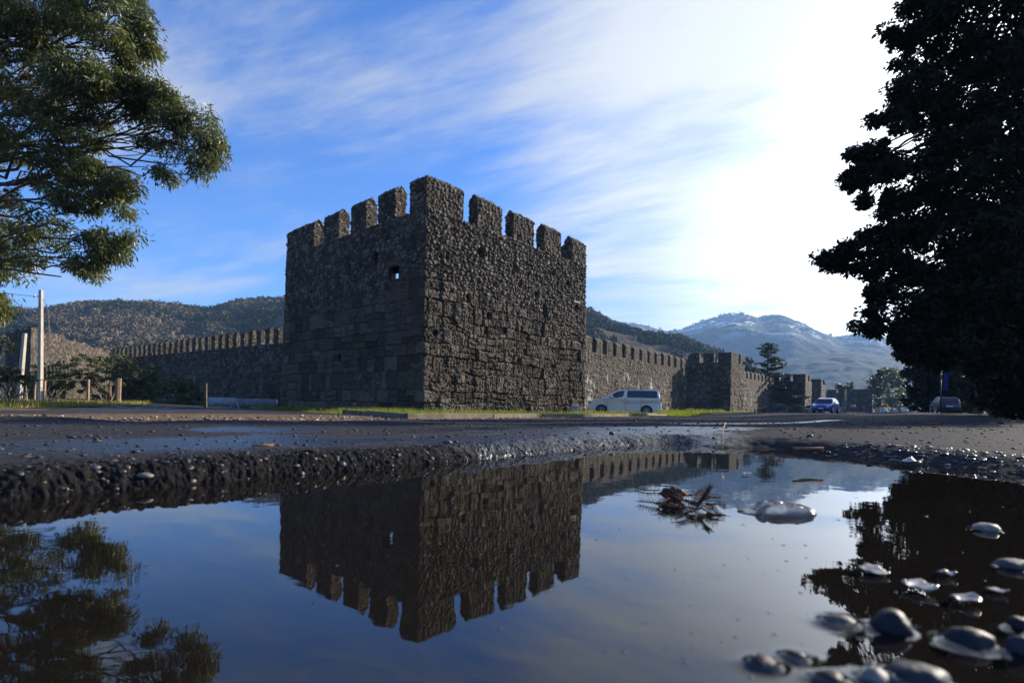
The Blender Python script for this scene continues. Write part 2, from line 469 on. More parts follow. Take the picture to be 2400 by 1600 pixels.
# small putlog holes go right through to daylight
for (hx, hy, r) in ((754, 648, .09), (813, 619, .10), (874, 614, .13), (694, 676, .08)):
    a = s_left(hx); z = z_at(hx, hy, C_, L_); hol.append((lenB + a - r, lenB + a + r, z - r, z + r))
pits = []
for (hx, hy, r, dpt) in ((1119, 592, .2, .5), (1325, 668, .17, .45), (1200, 630, .15, .35), (1345, 722, .16, .5), (1155, 668, .14, .3), (1090, 702, .14, .3),
                         (1212, 846, .13, .45), (1015, 780, .12, .3), (1250, 690, .13, .3), (1040, 600, .12, .3), (1140, 740, .15, .3), (1290, 640, .13, .3)):
    pits.append((lenB + lenL + s_right(hx), z_at(hx, hy, C_, R_), r, dpt))
pits.append((lenB + s_left(795), z_at(795, 840, C_, L_), .16, .4)); pits.append((lenB + s_left(872), z_at(872, 602, C_, L_), .17, .4))
masonry = sheet('masonry', wallpath, -0.6, FLOOR, 0.62, [0.30, 0.035, 0.021, 0.12], 0.023, m_stone, tower, holes=hol, pits=pits, batter=0.12, amp=1.08, cell=0.20, side_amp=(0, lenB + lenL, 0.5), inner_n=40, ntop=6, block_top=5.0)
rel(masonry, tower)
# timber lintel over the niche at the right end
EAVE = HC + HT - 0.0
def merlon(path, floor, eave, gable, th, s0, ds, mt, parent, root, name='merlon', amp=0.75, cell=0.19, taper=None):
    o = sheet(name, path, floor - 0.04, eave, th, ds, ds, mt, parent, gable=gable, caps=True, s0=s0, amp=amp, cell=cell, ashlar=False, ntop=4)
    rel(o, root); return o
def along(A, B, t): return A + (B - A) * t
C2, R2, L2 = v2(C_), v2(R_), v2(L_)
for (a, b) in ((1110, 1168), (1196, 1243), (1269, 1307)):
    ta, tb = lp(a, C_, R_), lp(b, C_, R_)
    merlon([along(C2, R2, ta), along(C2, R2, tb)], FLOOR, EAVE, 0.24, 0.58, 0, 0.03, m_stone, tower, tower)
for (a, b) in ((749, 785), (812, 849), (876, 917)):
    ta, tb = lp(b, C_, L_), lp(a, C_, L_)
    merlon([along(C2, L2, tb), along(C2, L2, ta)], FLOOR, EAVE, 0.24, 0.58, 0, 0.035, m_stone, tower, tower)
# corner merlons wrap round the angles
merlon([along(C2, L2, lp(949, C_, L_)), C2, along(C2, R2, lp(1077, C_, R_))], FLOOR, EAVE, 0.24, 0.58, 0, 0.028, m_stone, tower, tower)
merlon([along(C2, R2, lp(1334, C_, R_)), R2, R2 + (BR - R2) * 0.12], FLOOR, EAVE - 0.05, 0.24, 0.58, 0, 0.03, m_stone, tower, tower)
merlon([L2 + (BR - L2) * 0.12, L2, along(C2, L2, lp(727, C_, L_))], FLOOR, EAVE, 0.24, 0.58, 0, 0.035, m_stone, tower, tower)
# niche lintel
m_lime = varied('lime stone', [(0.3, (0.22, 0.19, 0.15)), (0.7, (0.38, 0.34, 0.28))], 8)
def onR(px, py, out=0.06):
    t = lp(px, C_, R_); q = along(C2, R2, t); nn = np.array([(R2 - C2)[1], -(R2 - C2)[0]]); nn /= np.linalg.norm(nn)
    return q + nn * out, z_at(px, py, C_, R_)
ang = math.atan2(R2[1] - C2[1], R2[0] - C2[0])
(q, z) = onR(1343, 708); lin = MB().box((q[0], q[1], z), (0.62, 0.14, 0.10), ang).build('lintel', m_lime, tower, bevel=0.02); rel(lin, tower)

# ------------------------------------------------------------------ curtain walls
HW = 6.5
def curtain(name, A, B, label, cells, wall_top, mer_h, mer_th, mat_, dsx=0.07, gable=0.25, group=None, s0=0, block_top=3.2, first=0.0, frac=0.6):
    A = np.array(A, float); B = np.array(B, float)
    t = thing(name, (A[0], A[1], 0), 0, label, 'wall', group)
    o = sheet('masonry', [A, B], -0.9, wall_top, 1.3, dsx, dsx, mat_, t, block_top=block_top, s0=s0, amp=1.0, cell=0.27, inner_n=3, ntop=2); rel(o, t)
    Lw = np.linalg.norm(B - A); d = (B - A) / Lw; n = cells; pitch = Lw / n
    for k in range(n):
        a = first + k * pitch + pitch * (1 - frac) * 0.5; b = a + pitch * frac * random.uniform(0.92, 1.06)
        if b > Lw: break
        merlon([A + d * a, A + d * b], wall_top, wall_top + mer_h * random.uniform(0.94, 1.05), gable, mer_th, a, max(0.05, dsx * 0.8), mat_, t, t)
    return t
WR0, WR1 = atH(1383, 785, HW), atH(1604, 838, HW)
dR = (v2(WR1) - v2(WR0)); lR = np.linalg.norm(dR); dR /= lR
wr_a = v2(WR0) - dR * 9.5; 
curtain('curtain_wall', wr_a, v2(WR1) + dR * 1.0, 'crenellated stone wall with white lime streaks behind the white van', 17, HC + HW - 1.5, 1.25, 0.55, m_stone_l, 0.06, frac=0.64, block_top=3.4)
WL0, WL1 = atH(658, 762, HW), atH(262, 814, HW)
dL = v2(WL1) - v2(WL0); dL /= np.linalg.norm(dL)
wl_a = v2(WL0) - dL * 9
curtain('curtain_wall', v2(WL1), wl_a, 'long shaded stone wall with a row of narrow battlements left of the big tower', 34, HC + HW - 1.55, 1.3, 0.6, m_stone_far, 0.09, frac=0.55, block_top=3.6)

def small_tower(px0, pxc, pxr, py0, pyc, pyr, Hh, merl_l, merl_r, label, floor_d, mat_, depth=6.0, ds=0.09, pits=()):
    Cc, Rr, Ll = atH(pxc, pyc, Hh), atH(pxr, pyr, Hh), atH(px0, py0, Hh)
    t = thing('wall_tower', (Cc.x, Cc.y, 0), 0, label, 'tower', 'lesser towers along the wall')
    c, r, l = v2(Cc), v2(Rr), v2(Ll)
    if merl_r is None:
        pass
    dr_ = r - c; back = l + dr_
    fl = HC + Hh - floor_d
    o = sheet('masonry', [back, l, c, r, back], -0.9, fl, 0.9, [ds * 3, ds, ds, ds * 3], ds, mat_, t, block_top=3.8, inner_n=3, ntop=2, holes=pits); rel(o, t)
    for (a, b) in merl_l:
        ta, tb = lp(a, Cc, Ll), lp(b, Cc, Ll)
        merlon([along(c, l, ta), along(c, l, tb)], fl, HC + Hh, 0.0, 0.6, 0, ds * 0.8, mat_, t, t)
    for (a, b) in merl_r:
        ta, tb = lp(a, Cc, Rr), lp(b, Cc, Rr)
        merlon([along(c, r, ta), along(c, r, tb)], fl, HC + Hh, 0.0, 0.6, 0, ds * 0.8, mat_, t, t)
    merlon([along(c, l, merl_c[0]), c, along(c, r, merl_c[1])], fl, HC + Hh, 0.0, 0.6, 0, ds * 0.8, mat_, t, t)
    for k in range(2):
        a = back + (l - back) * (0.15 + 0.45 * k); merlon([a, a + (l - back) * 0.25], fl, HC + Hh - 0.3, 0.0, 0.6, 0, ds * 2, mat_, t, t)
        a = r + (back - r) * (0.2 + 0.4 * k); merlon([a, a + (back - r) * 0.22], fl, HC + Hh - 0.3, 0.0, 0.6, 0, ds * 2, mat_, t, t)
    return Cc, Rr, Ll
merl_c = (0.27, 0.30)
T2 = small_tower(1606, 1714, 1746, 828.5, 825, 833, 7.5, [(1614, 1637), (1646, 1671)], [(1722, 1729), (1733, 1739)], 'shaded square wall tower with three merlons right of the white van', 1.3, m_stone_far)
W3a, W3b = atH(1740, 867, 6.0), atH(1798, 879.5, 6.0)
d3 = v2(W3b) - v2(W3a); d3 /= np.linalg.norm(d3)
curtain('curtain_wall', v2(W3a) - d3 * 2, v2(W3b) + d3 * 8, 'short crenellated wall between the two lesser towers, below the cedar', 11, HC + 6.0 - 1.2, 1.0, 0.5, m_stone_l, 0.1, frac=0.6)
merl_c = (0.26, 0.4)
T3 = small_tower(1797, 1888, 1903, 877.5, 876, 880, 6.5, [(1812, 1825), (1836, 1851), (1857, 1863)], [(1896, 1899)], 'farther wall tower with three merlons behind the blue car', 1.2, m_stone_far, ds=0.13)
merl_c = (0.9, 0.4)
T4 = small_tower(1895, 1925, 1934, 887.5, 888.5, 890.5, 6.5, [], [(1930, 1932)], 'narrow tower stub just behind the blue car roof', 1.0, m_stone_far, ds=0.15)
# last wall, end on
A5, B5 = atH(1936, 912, 6.0), atH(2046, 912, 5.8)
t5 = thing('end_wall', (A5.x, A5.y, 0), 0, 'last low block of dark wall with a level top at the far end of the fortress', 'wall')
o = sheet('masonry', [v2(A5), v2(B5), v2(B5) + np.array([9.0, 14.0])], -0.9, HC + 5.0, 1.3, 0.2, 0.2, m_stone_far, t5, inner_n=3, ntop=2); rel(o, t5)
for (a, b) in ((1937, 1943), (1945, 1956), (1963, 1970), (1972, 2046)):
    ta, tb = lp(a, A5, B5), lp(b, A5, B5); merlon([along(v2(A5), v2(B5), ta), along(v2(A5), v2(B5), tb)], HC + 5.0, HC + 5.9, 0.0, 0.7, 0, 0.2, m_stone_far, t5, t5)
# ruined wall far left, lit on its face
m_stone_w = stone_mat('brown ruin stone', 0.62)
A6, B6 = P(20, 800, 66), P(256, 808, 92)
t6 = thing('ruined_wall', (A6.x, A6.y, 0), 0, 'low brown ruined wall without battlements behind the tall concrete pole', 'wall')
o = sheet('masonry', [(A6.x - 3, A6.y + 3), (A6.x, A6.y), P(72, 790, 60).xy, (B6.x, B6.y)], -0.9, 7.6, 1.2, 0.12, 0.12, m_stone_w, t6, amp=1.2, cell=0.4, inner_n=3, ntop=2, ruin=0.5, block_top=1.0); rel(o, t6)

# ------------------------------------------------------------------ hills
def hill(name, ridge, Y0, Y1, Y2, mt, nx=420, ny=120, amp=1.0, nsc=0.01, foot=-1.0, seed=0, curve=1.0, bumps=0.0, bsc=0.1):
    rp = np.array(ridge, float)
    # ridge heights in world x: solve for each ridge pixel at Y1
    rx = []; rz = []
    for (a, b) in ridge:
        q = P(a, b, Y1); rx.append(q.x); rz.append(q.z)
    xs = np.linspace(rx[0], rx[-1], nx); zr = np.interp(xs, rx, rz)
    ker = np.ones(5) / 5; zr = np.convolve(np.pad(zr, 2, 'edge'), ker, 'valid')
    ys = np.concatenate([np.linspace(Y0, Y1, ny), np.linspace(Y1, Y2, ny // 4)[1:]])
    XX, YY = np.meshgrid(xs, ys)
    # sight lines fan out from the lens side of the range
    XX = XX * np.where(YY < Y1, 0.12 + 0.88 * YY / Y1, 1.0)
    t = np.clip((YY - Y0) / (Y1 - Y0), 0, 1); back = np.clip((YY - Y1) / (Y2 - Y1), 0, 1)
    ZR = np.broadcast_to(zr, XX.shape)
    prof = np.sin(t * np.pi / 2) ** curve
    Z = foot + (ZR - foot) * prof * (1 - back ** 1.6)
    p = np.stack([XX.ravel() * nsc, YY.ravel() * nsc * 0.8, np.zeros(XX.size)], 1)
    gul = (np.abs(fbm(p, 5, seed, 0.52) - 0.5) * 2).reshape(XX.shape)
    Z -= amp * (gul - 0.12) * np.clip(ZR - foot, 5, None) * np.sin(np.pi * np.clip(t, 0, 1)) ** 0.8 * (1 - back)
    if bumps:
        p = np.stack([XX.ravel() * bsc, YY.ravel() * bsc, np.zeros(XX.size)], 1)
        Z += bumps * (fbm(p, 3, seed + 9, 0.6).reshape(XX.shape) - 0.4) * sst(t, 0.02, 0.2)
    V = np.stack([XX.ravel(), YY.ravel(), Z.ravel()], 1)
    o = mesh(name, V, gridf(len(ys), nx), mt); tag(o, kind='structure')
    return (xs, ys, XX, YY, Z)
def hill_mat(name, stops, sc_, snow=None, bsc=0.05, bd=3.0):
    m, t, b = mat(name, (0.06, 0.06, 0.04), 0.95, 0.1)
    x = M(t, 'ADD', M(t, 'MULTIPLY', noise(t, sc_, 8, 0.68), 0.7), M(t, 'MULTIPLY', noise(t, sc_ * 6, 6, 0.7), 0.3))
    c = ramp(t, x, stops)
    if snow:
        zlo, zhi, s_sc, th_ = snow
        sx = N(t, 'ShaderNodeSeparateXYZ'); L(t, N(t, 'ShaderNodeTexCoord').outputs['Object'], sx.inputs[0])
        f = M(t, 'MULTIPLY', SM(t, sx.outputs[2], zlo, zhi), SM(t, M(t, 'ADD', M(t, 'MULTIPLY', noise(t, s_sc, 4, 0.6), 0.62), M(t, 'MULTIPLY', noise(t, s_sc * 11, 4, 0.8), 0.38)), th_, th_ + 0.03))
        c = MIXC(t, f, c, (0.80, 0.83, 0.88))
    L(t, c, b.inputs['Base Color']); bump(t, b, noise(t, bsc, 8, 0.75), 1.0, bd)
    return m
m_hillA = hill_mat('wooded hill', [(0.36, (0.020, 0.030, 0.014)), (0.46, (0.050, 0.050, 0.026)), (0.54, (0.105, 0.072, 0.045)), (0.64, (0.15, 0.10, 0.062))], 0.012, bsc=0.12, bd=5)
m_hillB = hill_mat('snowy mountain', [(0.36, (0.010, 0.014, 0.012)), (0.5, (0.024, 0.025, 0.020)), (0.62, (0.055, 0.042, 0.032))], 0.0035, (200, 330, 0.007, 0.54), 0.02, 14)
m_hillC = hill_mat('foothill', [(0.36, (0.02, 0.03, 0.018)), (0.5, (0.045, 0.05, 0.03)), (0.62, (0.08, 0.07, 0.045))], 0.006, None, 0.03, 8)
ridgeA = [(-900, 759), (-300, 759), (40, 752), (120, 754), (200, 740), (300, 740), (380, 740), (450, 748), (500, 748), (560, 731), (620, 723), (655, 721), (800, 714), (1000, 726), (1200, 739), (1380, 758), (1420, 774), (1470, 786), (1520, 799), (1560, 806), (1600, 820), (1650, 838), (1700, 862), (1760, 894), (1850, 944), (1960, 982)]
HA = hill('near_hill', ridgeA, 240, 640, 900, m_hillA, 640, 200, amp=0.30, nsc=0.006, bumps=4.0, bsc=0.08, seed=3)
ridgeB = [(600, 900), (1000, 860), (1300, 800), (1400, 772), (1460, 766), (1520, 776), (1560, 788), (1600, 783), (1640, 766), (1680, 753), (1700, 747), (1740, 747), (1765, 754), (1780, 756), (1800, 750), (1820, 750), (1860, 764), (1900, 782), (1925, 795), (1950, 804), (1990, 797), (2040, 800), (2080, 812), (2150, 832), (2300, 862), (2500, 880), (3200, 900)]
HB = hill('mountain', ridgeB, 1300, 2700, 3600, m_hillB, 700, 240, amp=0.30, nsc=0.0016, bumps=16, bsc=0.03, seed=12)
ridgeC = [(1300, 965), (1500, 925), (1650, 892), (1750, 868), (1850, 846), (1950, 832), (2010, 828), (2070, 838), (2150, 862), (2300, 900), (2600, 940), (3000, 960)]
hill('foothill', ridgeC, 1000, 1700, 2200, m_hillC, 300, 120, amp=0.25, nsc=0.003, bumps=8, bsc=0.05, seed=30)

# haze
hz = bpy.data.materials.new('haze'); hz.use_nodes = True; t = hz.node_tree; t.nodes.clear()
pv = N(t, 'ShaderNodeVolumePrincipled'); pv.inputs['Color'].default_value = (0.34, 0.60, 1.0, 1); pv.inputs['Density'].default_value = 0.00018; pv.inputs['Anisotropy'].default_value = 0.1
mo_ = N(t, 'ShaderNodeOutputMaterial'); L(t, pv.outputs[0], mo_.inputs['Volume'])
o = MB().box((0, 1600, 245), (9000, 5600, 510)).build('haze', hz); tag(o, kind='stuff')
# ------------------------------------------------------------------ ground
shore_px = [(-300, 1205), (0, 1180), (120, 1170), (252, 1156), (408, 1144), (544, 1132), (680, 1119), (800, 1110), (936, 1099), (1072, 1088), (1174, 1079), (1293, 1069), (1412, 1058), (1510, 1047), (1596, 1043), (1640, 1052), (1783, 1056), (1910, 1067), (2080, 1086), (2208, 1100), (2400, 1128), (2700, 1165)]
shore = np.array([PZ(a, b, 0.0)[:2] for a, b in shore_px])
poly = np.concatenate([shore, [[2.6, -0.6], [-2.6, -0.6]]])
def seg_dist(X, Y, pl, closed=True):
    best = np.full(X.shape, 1e9); tt = np.zeros(X.shape); n = len(pl); acc = 0
    for k in range(n if closed else n - 1):
        a = pl[k]; b = pl[(k + 1) % n]; d = b - a; l2 = d.dot(d)
        t_ = np.clip(((X - a[0]) * d[0] + (Y - a[1]) * d[1]) / l2, 0, 1)
        q = np.hypot(X - a[0] - t_ * d[0], Y - a[1] - t_ * d[1])
        best = np.minimum(best, q)
    return best
def inside(X, Y, pl):
    r = np.zeros(X.shape, bool); n = len(pl)
    for k in range(n):
        a = pl[k]; b = pl[(k + 1) % n]
        c = ((a[1] > Y) != (b[1] > Y)) & (X < (b[0] - a[0]) * (Y - a[1]) / (b[1] - a[1] + 1e-12) + a[0])
        r ^= c
    return r
# control points of the terrain: pixel, distance -> height
ctl = []
def cp(px, py, Y): q = P(px, py, Y); ctl.append((q.x, q.y, q.z))
def cz(px, z, Y): q = P(px, 900, Y); ctl.append((q.x, q.y, z))
for px in (-900, 0, 600, 1200, 1800, 2400, 3300):
    cz(px, 0.050, 1.3); cz(px, 0.052, 3.2)
for px in (-900, 0, 500): cz(px, -0.03, 5.5)
cp(0, 972, 8.0); cp(0, 952, 16); cp(100, 943, 30); cp(-600, 940, 30); cp(260, 944, 33)
cp(800, 983, 8.5); cp(400, 986, 6.8); cp(400, 958, 18); cp(560, 955, 36)
cp(655, 957, C_.y + 9); cp(985, 968, 20.5); cp(1380, 970, 30); cp(1000, 981, 11)
cp(1450, 972, 41); cp(1550, 972, 41); cp(1700, 966, 68); cp(1550, 976, 24)
cp(1840, 967, 88); cp(1905, 967, 56); cp(2050, 967, 130); cp(2215, 967, 54); cp(2100, 966.5, 200); cp(2380, 972, 30); cp(2380, 985, 12); cp(3200, 975, 30)
cp(2000, 972, 40); cp(2100, 985, 14); cp(1700, 985, 14)
for px in (-900, 300, 900, 1500, 2100, 2700, 3300): cz(px, 1.0, 400); cz(px, 2.0, 1500)
for px in (-900, 0, 400): cz(px, -0.2, 90)
ctl = np.array(ctl)
def G(X, Y):
    X = np.asarray(X, float); Y = np.asarray(Y, float)
    r = np.hypot(X, Y) + 1e-3; u = np.log(r); th = np.arctan2(X, Y)
    cu = np.log(np.hypot(ctl[:, 0], ctl[:, 1])); ct = np.arctan2(ctl[:, 0], ctl[:, 1])
    w_ = 0; z_ = 0
    for a, b, c in zip(cu, ct, ctl[:, 2]):
        d2 = ((u - a) / 0.55) ** 2 + ((th - b) / 0.30) ** 2 + 0.02
        q = 1 / d2 ** 2; w_ = w_ + q; z_ = z_ + q * c
    return z_ / w_
def gz(x, y): return float(G(np.array([x]), np.array([y]))[0])
def PG(px, py, z0=-0.1):
    z = z0
    for _ in range(12):
        q = PZ(px, py, z); z = 0.5 * z + 0.5 * gz(q.x, q.y)
    return PZ(px, py, z)
def GH(X, Y):
    X = np.asarray(X, float); Y = np.asarray(Y, float)
    z = G(X, Y); r = np.hypot(X, Y)
    nr = r < 7
    if nr.any():
        x, y = X[nr], Y[nr]
        d = seg_dist(x, y, poly) * np.where(inside(x, y, poly), -1, 1)
        p = np.stack([x, y, x * 0], 1)
        rag = 0.10 * (fbm(p * 5.0, 4, 5) - 0.5) + 0.05 * (fbm(p * 18, 3, 8) - 0.5)
        far_side = y > 0.35
        dd = d + rag * 0.30 + 0.012
        left = sst(-x, -0.4, 0.9)
        right = sst(x, 0.95, 1.25)
        wdt = 0.085 + 0.14 * (1 - left) * (1 - right) + 0.30 * right
        lip = sst(dd, 0.0, wdt)
        # the broken edge stands proud with crumbling blocks, flattening away from the water
        rim = np.exp(-((dd - wdt) / 0.14) ** 2)
        chunk = (fbm(p * 14, 4, 21, 0.6) - 0.5)
        ridg = np.abs(fbm(p * np.array([9, 22, 1]), 4, 23, 0.55) - 0.5) * 2
        zz_ = -0.05 + (z[nr] + 0.05) * lip
        zz_ = zz_ + 0.016 * chunk * sst(dd, -0.02, 0.06) * (0.25 + rim) + 0.012 * (0.3 - ridg) * lip * np.exp(-dd / 0.35)
        zz_ += right * (1 - sst(dd, 0.0, 0.35)) * 0.018 * (fbm(p * 12, 3, 33) * 2 - 0.8)
        f1, f2, _i = vor(p * np.array([55., 55., 1.]), 3)
        zz_ += 0.0018 * sst(f2 - f1, 0, 0.5) * sst(dd, 0.0, 0.1) * (0.3 + 0.7 * np.exp(-r[nr] / 4))
        near_side = (y < 0.3) & (d > 0)
        z = z.copy(); z[nr] = np.where(near_side, np.minimum(zz_, 0.05), zz_)
    p = np.stack([X, Y, X * 0], 1)
    z = z + 0.012 * (fbm(p * 0.9, 4, 41) - 0.5) * sst(r, 1.5, 4) + 0.006 * (fbm(p * 6, 3, 43) - 0.5) * sst(r, 1, 3)
    return z

# polygons on the ground
road_l = [PG(*q) for q in ((-500, 990), (0, 989), (400, 987), (800, 986), (940, 984.5), (1200, 981), (1500, 977.5), (1560, 975.5))]
road_l = [(q.x, q.y) for q in road_l] + [(21, 56), (36, 88), (52, 118), (92, 185), (300, 520)]
road_poly = np.array([(-14, 3.6), (-60, -2), (-60, -30), (40, -30), (9, 3.0), (14, 9), (24, 28), (38, 50), (62, 84), (106, 150), (330, 500)] + road_l[::-1])
kerb_px = [(808, 970), (948, 981.5), (1150, 979.5), (1350, 977), (1500, 974.5), (1560, 973.2)]
kerb = [PG(*q) for q in kerb_px]
lawn_poly = np.array([(q.x, q.y) for q in kerb] + [(10.5, 34), (17, 50), (33, 74), (28, 80), (5, 50), (0, 36), (-13.5, 32), (-14.5, 30.5)])
lawn2_poly = np.array([tuple(PG(*q)[:2]) for q in ((-400, 950), (0, 957), (150, 953), (345, 948))] + [(-26, 40), (-70, 60), (-70, 25)])
lawn3_poly = np.array([(23, 62), (37, 88), (54, 118), (94, 182), (85, 175), (55, 135), (30, 82), (18, 62)])
track_poly = np.array([tuple(PG(*q)[:2]) for q in ((-500, 972), (0, 970), (500, 969), (905, 975), (800, 967), (655, 958), (470, 950), (330, 950), (0, 961), (-500, 965))])

def polar(r0, r1, nr_, th0, th1, nth):
    rr = np.exp(np.linspace(math.log(r0), math.log(r1), nr_)); th = np.linspace(th0, th1, nth)
    RR, TH = np.meshgrid(rr, th, indexing='ij')
    return (RR * np.sin(TH)).ravel(), (RR * np.cos(TH)).ravel()
A1 = R(62)
def polar_r(rr, th0, th1, nth):
    RR, TH = np.meshgrid(rr, np.linspace(th0, th1, nth), indexing='ij'); return (RR * np.sin(TH)).ravel(), (RR * np.cos(TH)).ravel()
rr1 = np.concatenate([np.exp(np.linspace(math.log(0.80), math.log(3.5), 640))[:-1], np.exp(np.linspace(math.log(3.5), math.log(9.0), 140))])
NT1 = 1050
X1, Y1_ = polar_r(rr1, -A1, A1, NT1)
X2, Y2_ = polar(9.0, 2600, 300, -A1, A1, 500)
X3, Y3_ = polar(0.80, 2600, 90, A1, 2 * math.pi - A1, 120)
ground_parts = {}
def classify(cx, cy):
    k = np.zeros(len(cx), int)
    k[inside(cx, cy, road_poly)] = 1
    k[inside(cx, cy, track_poly) & (k == 0)] = 4
    k[(inside(cx, cy, lawn_poly) | inside(cx, cy, lawn2_poly) | inside(cx, cy, lawn3_poly))] = 2
    verge = (k == 0) & (cx < -1.5) & (cy < 40) & (cx > -60)
    strip = (k == 0) & (seg_dist(cx, cy, np.array(road_l[:8]), False) < 1.6)
    k[verge & (cy < 14)] = 3; k[strip & (k == 0)] = 3
    return k
acc = {0: [], 1: [], 2: [], 3: [], 4: []}
for (X, Y, nr_, nt_) in ((X1, Y1_, len(rr1), NT1), (X2, Y2_, 300, 500), (X3, Y3_, 90, 120)):
    Z = GH(X, Y); fc = gridf(nr_, nt_)[:, ::-1]
    if nt_ == NT1:
        # crumbling face of the broken edge: push lumps out sideways as well as up
        dS = seg_dist(X, Y, shore, False); m_ = np.exp(-(dS / 0.16) ** 2) * (Z > -0.045); i_ = np.where(m_ > 0.02)[0]
        p3 = np.stack([X[i_], Y[i_], Z[i_] * 1.0], 1); rr_ = np.hypot(X[i_], Y[i_])
        f1, f2, idn = vor(p3 * 46, 61); g1, g2, _q = vor(p3 * 95, 67); n3 = fbm(p3 * 30, 4, 62, .6) - .5; n4 = fbm(p3 * 9, 3, 63, .6) - .5
        push = m_[i_] * (0.013 * n3 + 0.010 * n4 + 0.004 * sst(f2 - f1, 0, .4) * (idn + .3) + .005 * sst(g2 - g1, 0, .4)); q_ = fbm(p3 * 34, 3, 66) - .5
        ux, uy = X[i_] / rr_, Y[i_] / rr_; X = X.copy(); Y = Y.copy(); Z = Z.copy()
        X[i_] -= ux * push; Y[i_] -= uy * push; Z[i_] += m_[i_] * (0.010 * q_ + .004 * sst(f2 - f1, 0, .4))
    V = np.stack([X, Y, Z], 1)
    c = V[fc].mean(1); k = classify(c[:, 0], c[:, 1])
    for q in acc:
        ff = fc[k == q]
        if len(ff) == 0: continue
        used, inv = np.unique(ff, return_inverse=True)
        acc[q].append((V[used], inv.reshape(-1, 4)))

def tcobj(t): return N(t, 'ShaderNodeTexCoord').outputs['Object']
# asphalt: dark, gritty, wet in patches
m_road, t, b = mat('wet asphalt', (0.03, 0.03, 0.032), 0.7, 0.35)
g1 = noise(t, 160, 3, 0.7); g2 = noise(t, 1.3, 6, 0.6); g3 = noise(t, 30, 5, 0.7)
c = ramp(t, M(t, 'ADD', M(t, 'MULTIPLY', g1, 0.5), M(t, 'MULTIPLY', g3, 0.5)), [(0.35, (0.020, 0.020, 0.022)), (0.52, (0.044, 0.044, 0.048)), (0.68, (0.10, 0.097, 0.096))])
at = N(t, 'ShaderNodeAttribute', attribute_name='wet')
wetn = SM(t, M(t, 'ADD', at.outputs['Fac'], M(t, 'MULTIPLY', M(t, 'SUBTRACT', noise(t, 3.0, 7, 0.7), 0.5), 1.1)), 0.40, 0.62)
c = MIXC(t, M(t, 'MULTIPLY', wetn, 0.65), c, (0.010, 0.010, 0.011))
dmp = N(t, 'ShaderNodeAttribute', attribute_name='damp')
c = MIXC(t, M(t, 'MULTIPLY', dmp.outputs['Fac'], 0.80), c, (0.007, 0.0062, 0.0055))
L(t, c, b.inputs['Base Color'])
L(t, M(t, 'ADD', 0.82, M(t, 'MULTIPLY', wetn, -0.56)), b.inputs['Roughness'])
L(t, M(t, 'ADD', 0.02, M(t, 'MULTIPLY', wetn, 0.48)), b.inputs['Specular IOR Level'])
bump(t, b, M(t, 'ADD', g3, M(t, 'MULTIPLY', g1, 0.5)), 0.55, 0.008)
m_dirt = varied('gravel verge', [(0.3, (0.075, 0.048, 0.030)), (0.5, (0.15, 0.10, 0.065)), (0.72, (0.30, 0.22, 0.15))], 9, 0.9, 0.0, 40, 0.02, 8)
m_soil = varied('bare ground', [(0.3, (0.03, 0.028, 0.018)), (0.55, (0.055, 0.048, 0.03)), (0.75, (0.09, 0.075, 0.05))], 0.8, 0.95, 0.0, 6, 0.05)
m_lawn = varied('short lawn', [(0.3, (0.05, 0.065, 0.014)), (0.55, (0.09, 0.105, 0.022)), (0.75, (0.15, 0.13, 0.04))], 1.6, 0.9, 0.2, 30, 0.03)
m_track, t, b = mat('wet track', (0.03, 0.028, 0.026), 0.5, 0.25)
L(t, ramp(t, noise(t, 2, 6), [(0.35, (0.012, 0.011, 0.010)), (0.7, (0.04, 0.032, 0.026))]), b.inputs['Base Color'])
L(t, SM(t, noise(t, 0.6, 5, 0.6), 0.36, 0.5, 0.12, 0.9), b.inputs['Roughness']); bump(t, b, noise(t, 5, 5), 0.25, 0.02)
# wetness over the road, as a map of where water lies
def wetness(V):
    x, y = V[:, 0], V[:, 1]; w_ = np.zeros(len(V))
    def blob(px0, py0, px1, py1, rad):
        a = PG(px0, py0, 0.06); b_ = PG(px1, py1, 0.06); a = np.array(a[:2]); b_ = np.array(b_[:2]); d = b_ - a
        t_ = np.clip(((x - a[0]) * d[0] + (y - a[1]) * d[1]) / (d.dot(d) + 1e-9), 0, 1)
        q = np.hypot(x - a[0] - t_ * d[0], y - a[1] - t_ * d[1])
        return np.exp(-(q / rad) ** 2)
    for b_ in ((300, 1042, 640, 1034, 0.36), (640, 1036, 900, 1030, 0.18), (1150, 1030, 1560, 1018, 0.40), (1330, 1020, 1640, 1000, 0.5), (1600, 992, 1950, 984, 0.28), (0, 1033, 330, 1030, 0.05), (560, 1006, 660, 1007, 0.22)):
        w_ = np.maximum(w_, blob(*b_))
    d = seg_dist(x, y, shore, False); w_ = np.maximum(w_, 0.42 * np.exp(-(d / 0.2) ** 2) * (x < 1.2) * 0.8 * sst(x, -1.0, .2))
    return 0.25 + 0.66 * w_
for q, (nm, mt) in {0: ('ground', m_soil), 1: ('road', m_road), 2: ('lawn_ground', m_lawn), 3: ('gravel_verge', m_dirt), 4: ('muddy_track', m_track)}.items():
    if not acc[q]: continue
    vs = []; fs = []; off = 0
    for v, f in acc[q]: vs.append(v); fs.append(f + off); off += len(v)
    V = np.concatenate(vs)
    o = mesh(nm, V, np.concatenate(fs), mt, attr={'wet': wetness(V), 'damp': np.exp(-(seg_dist(V[:, 0], V[:, 1], shore, False) / 0.22) ** 2)} if q == 1 else None); tag(o, kind='structure')

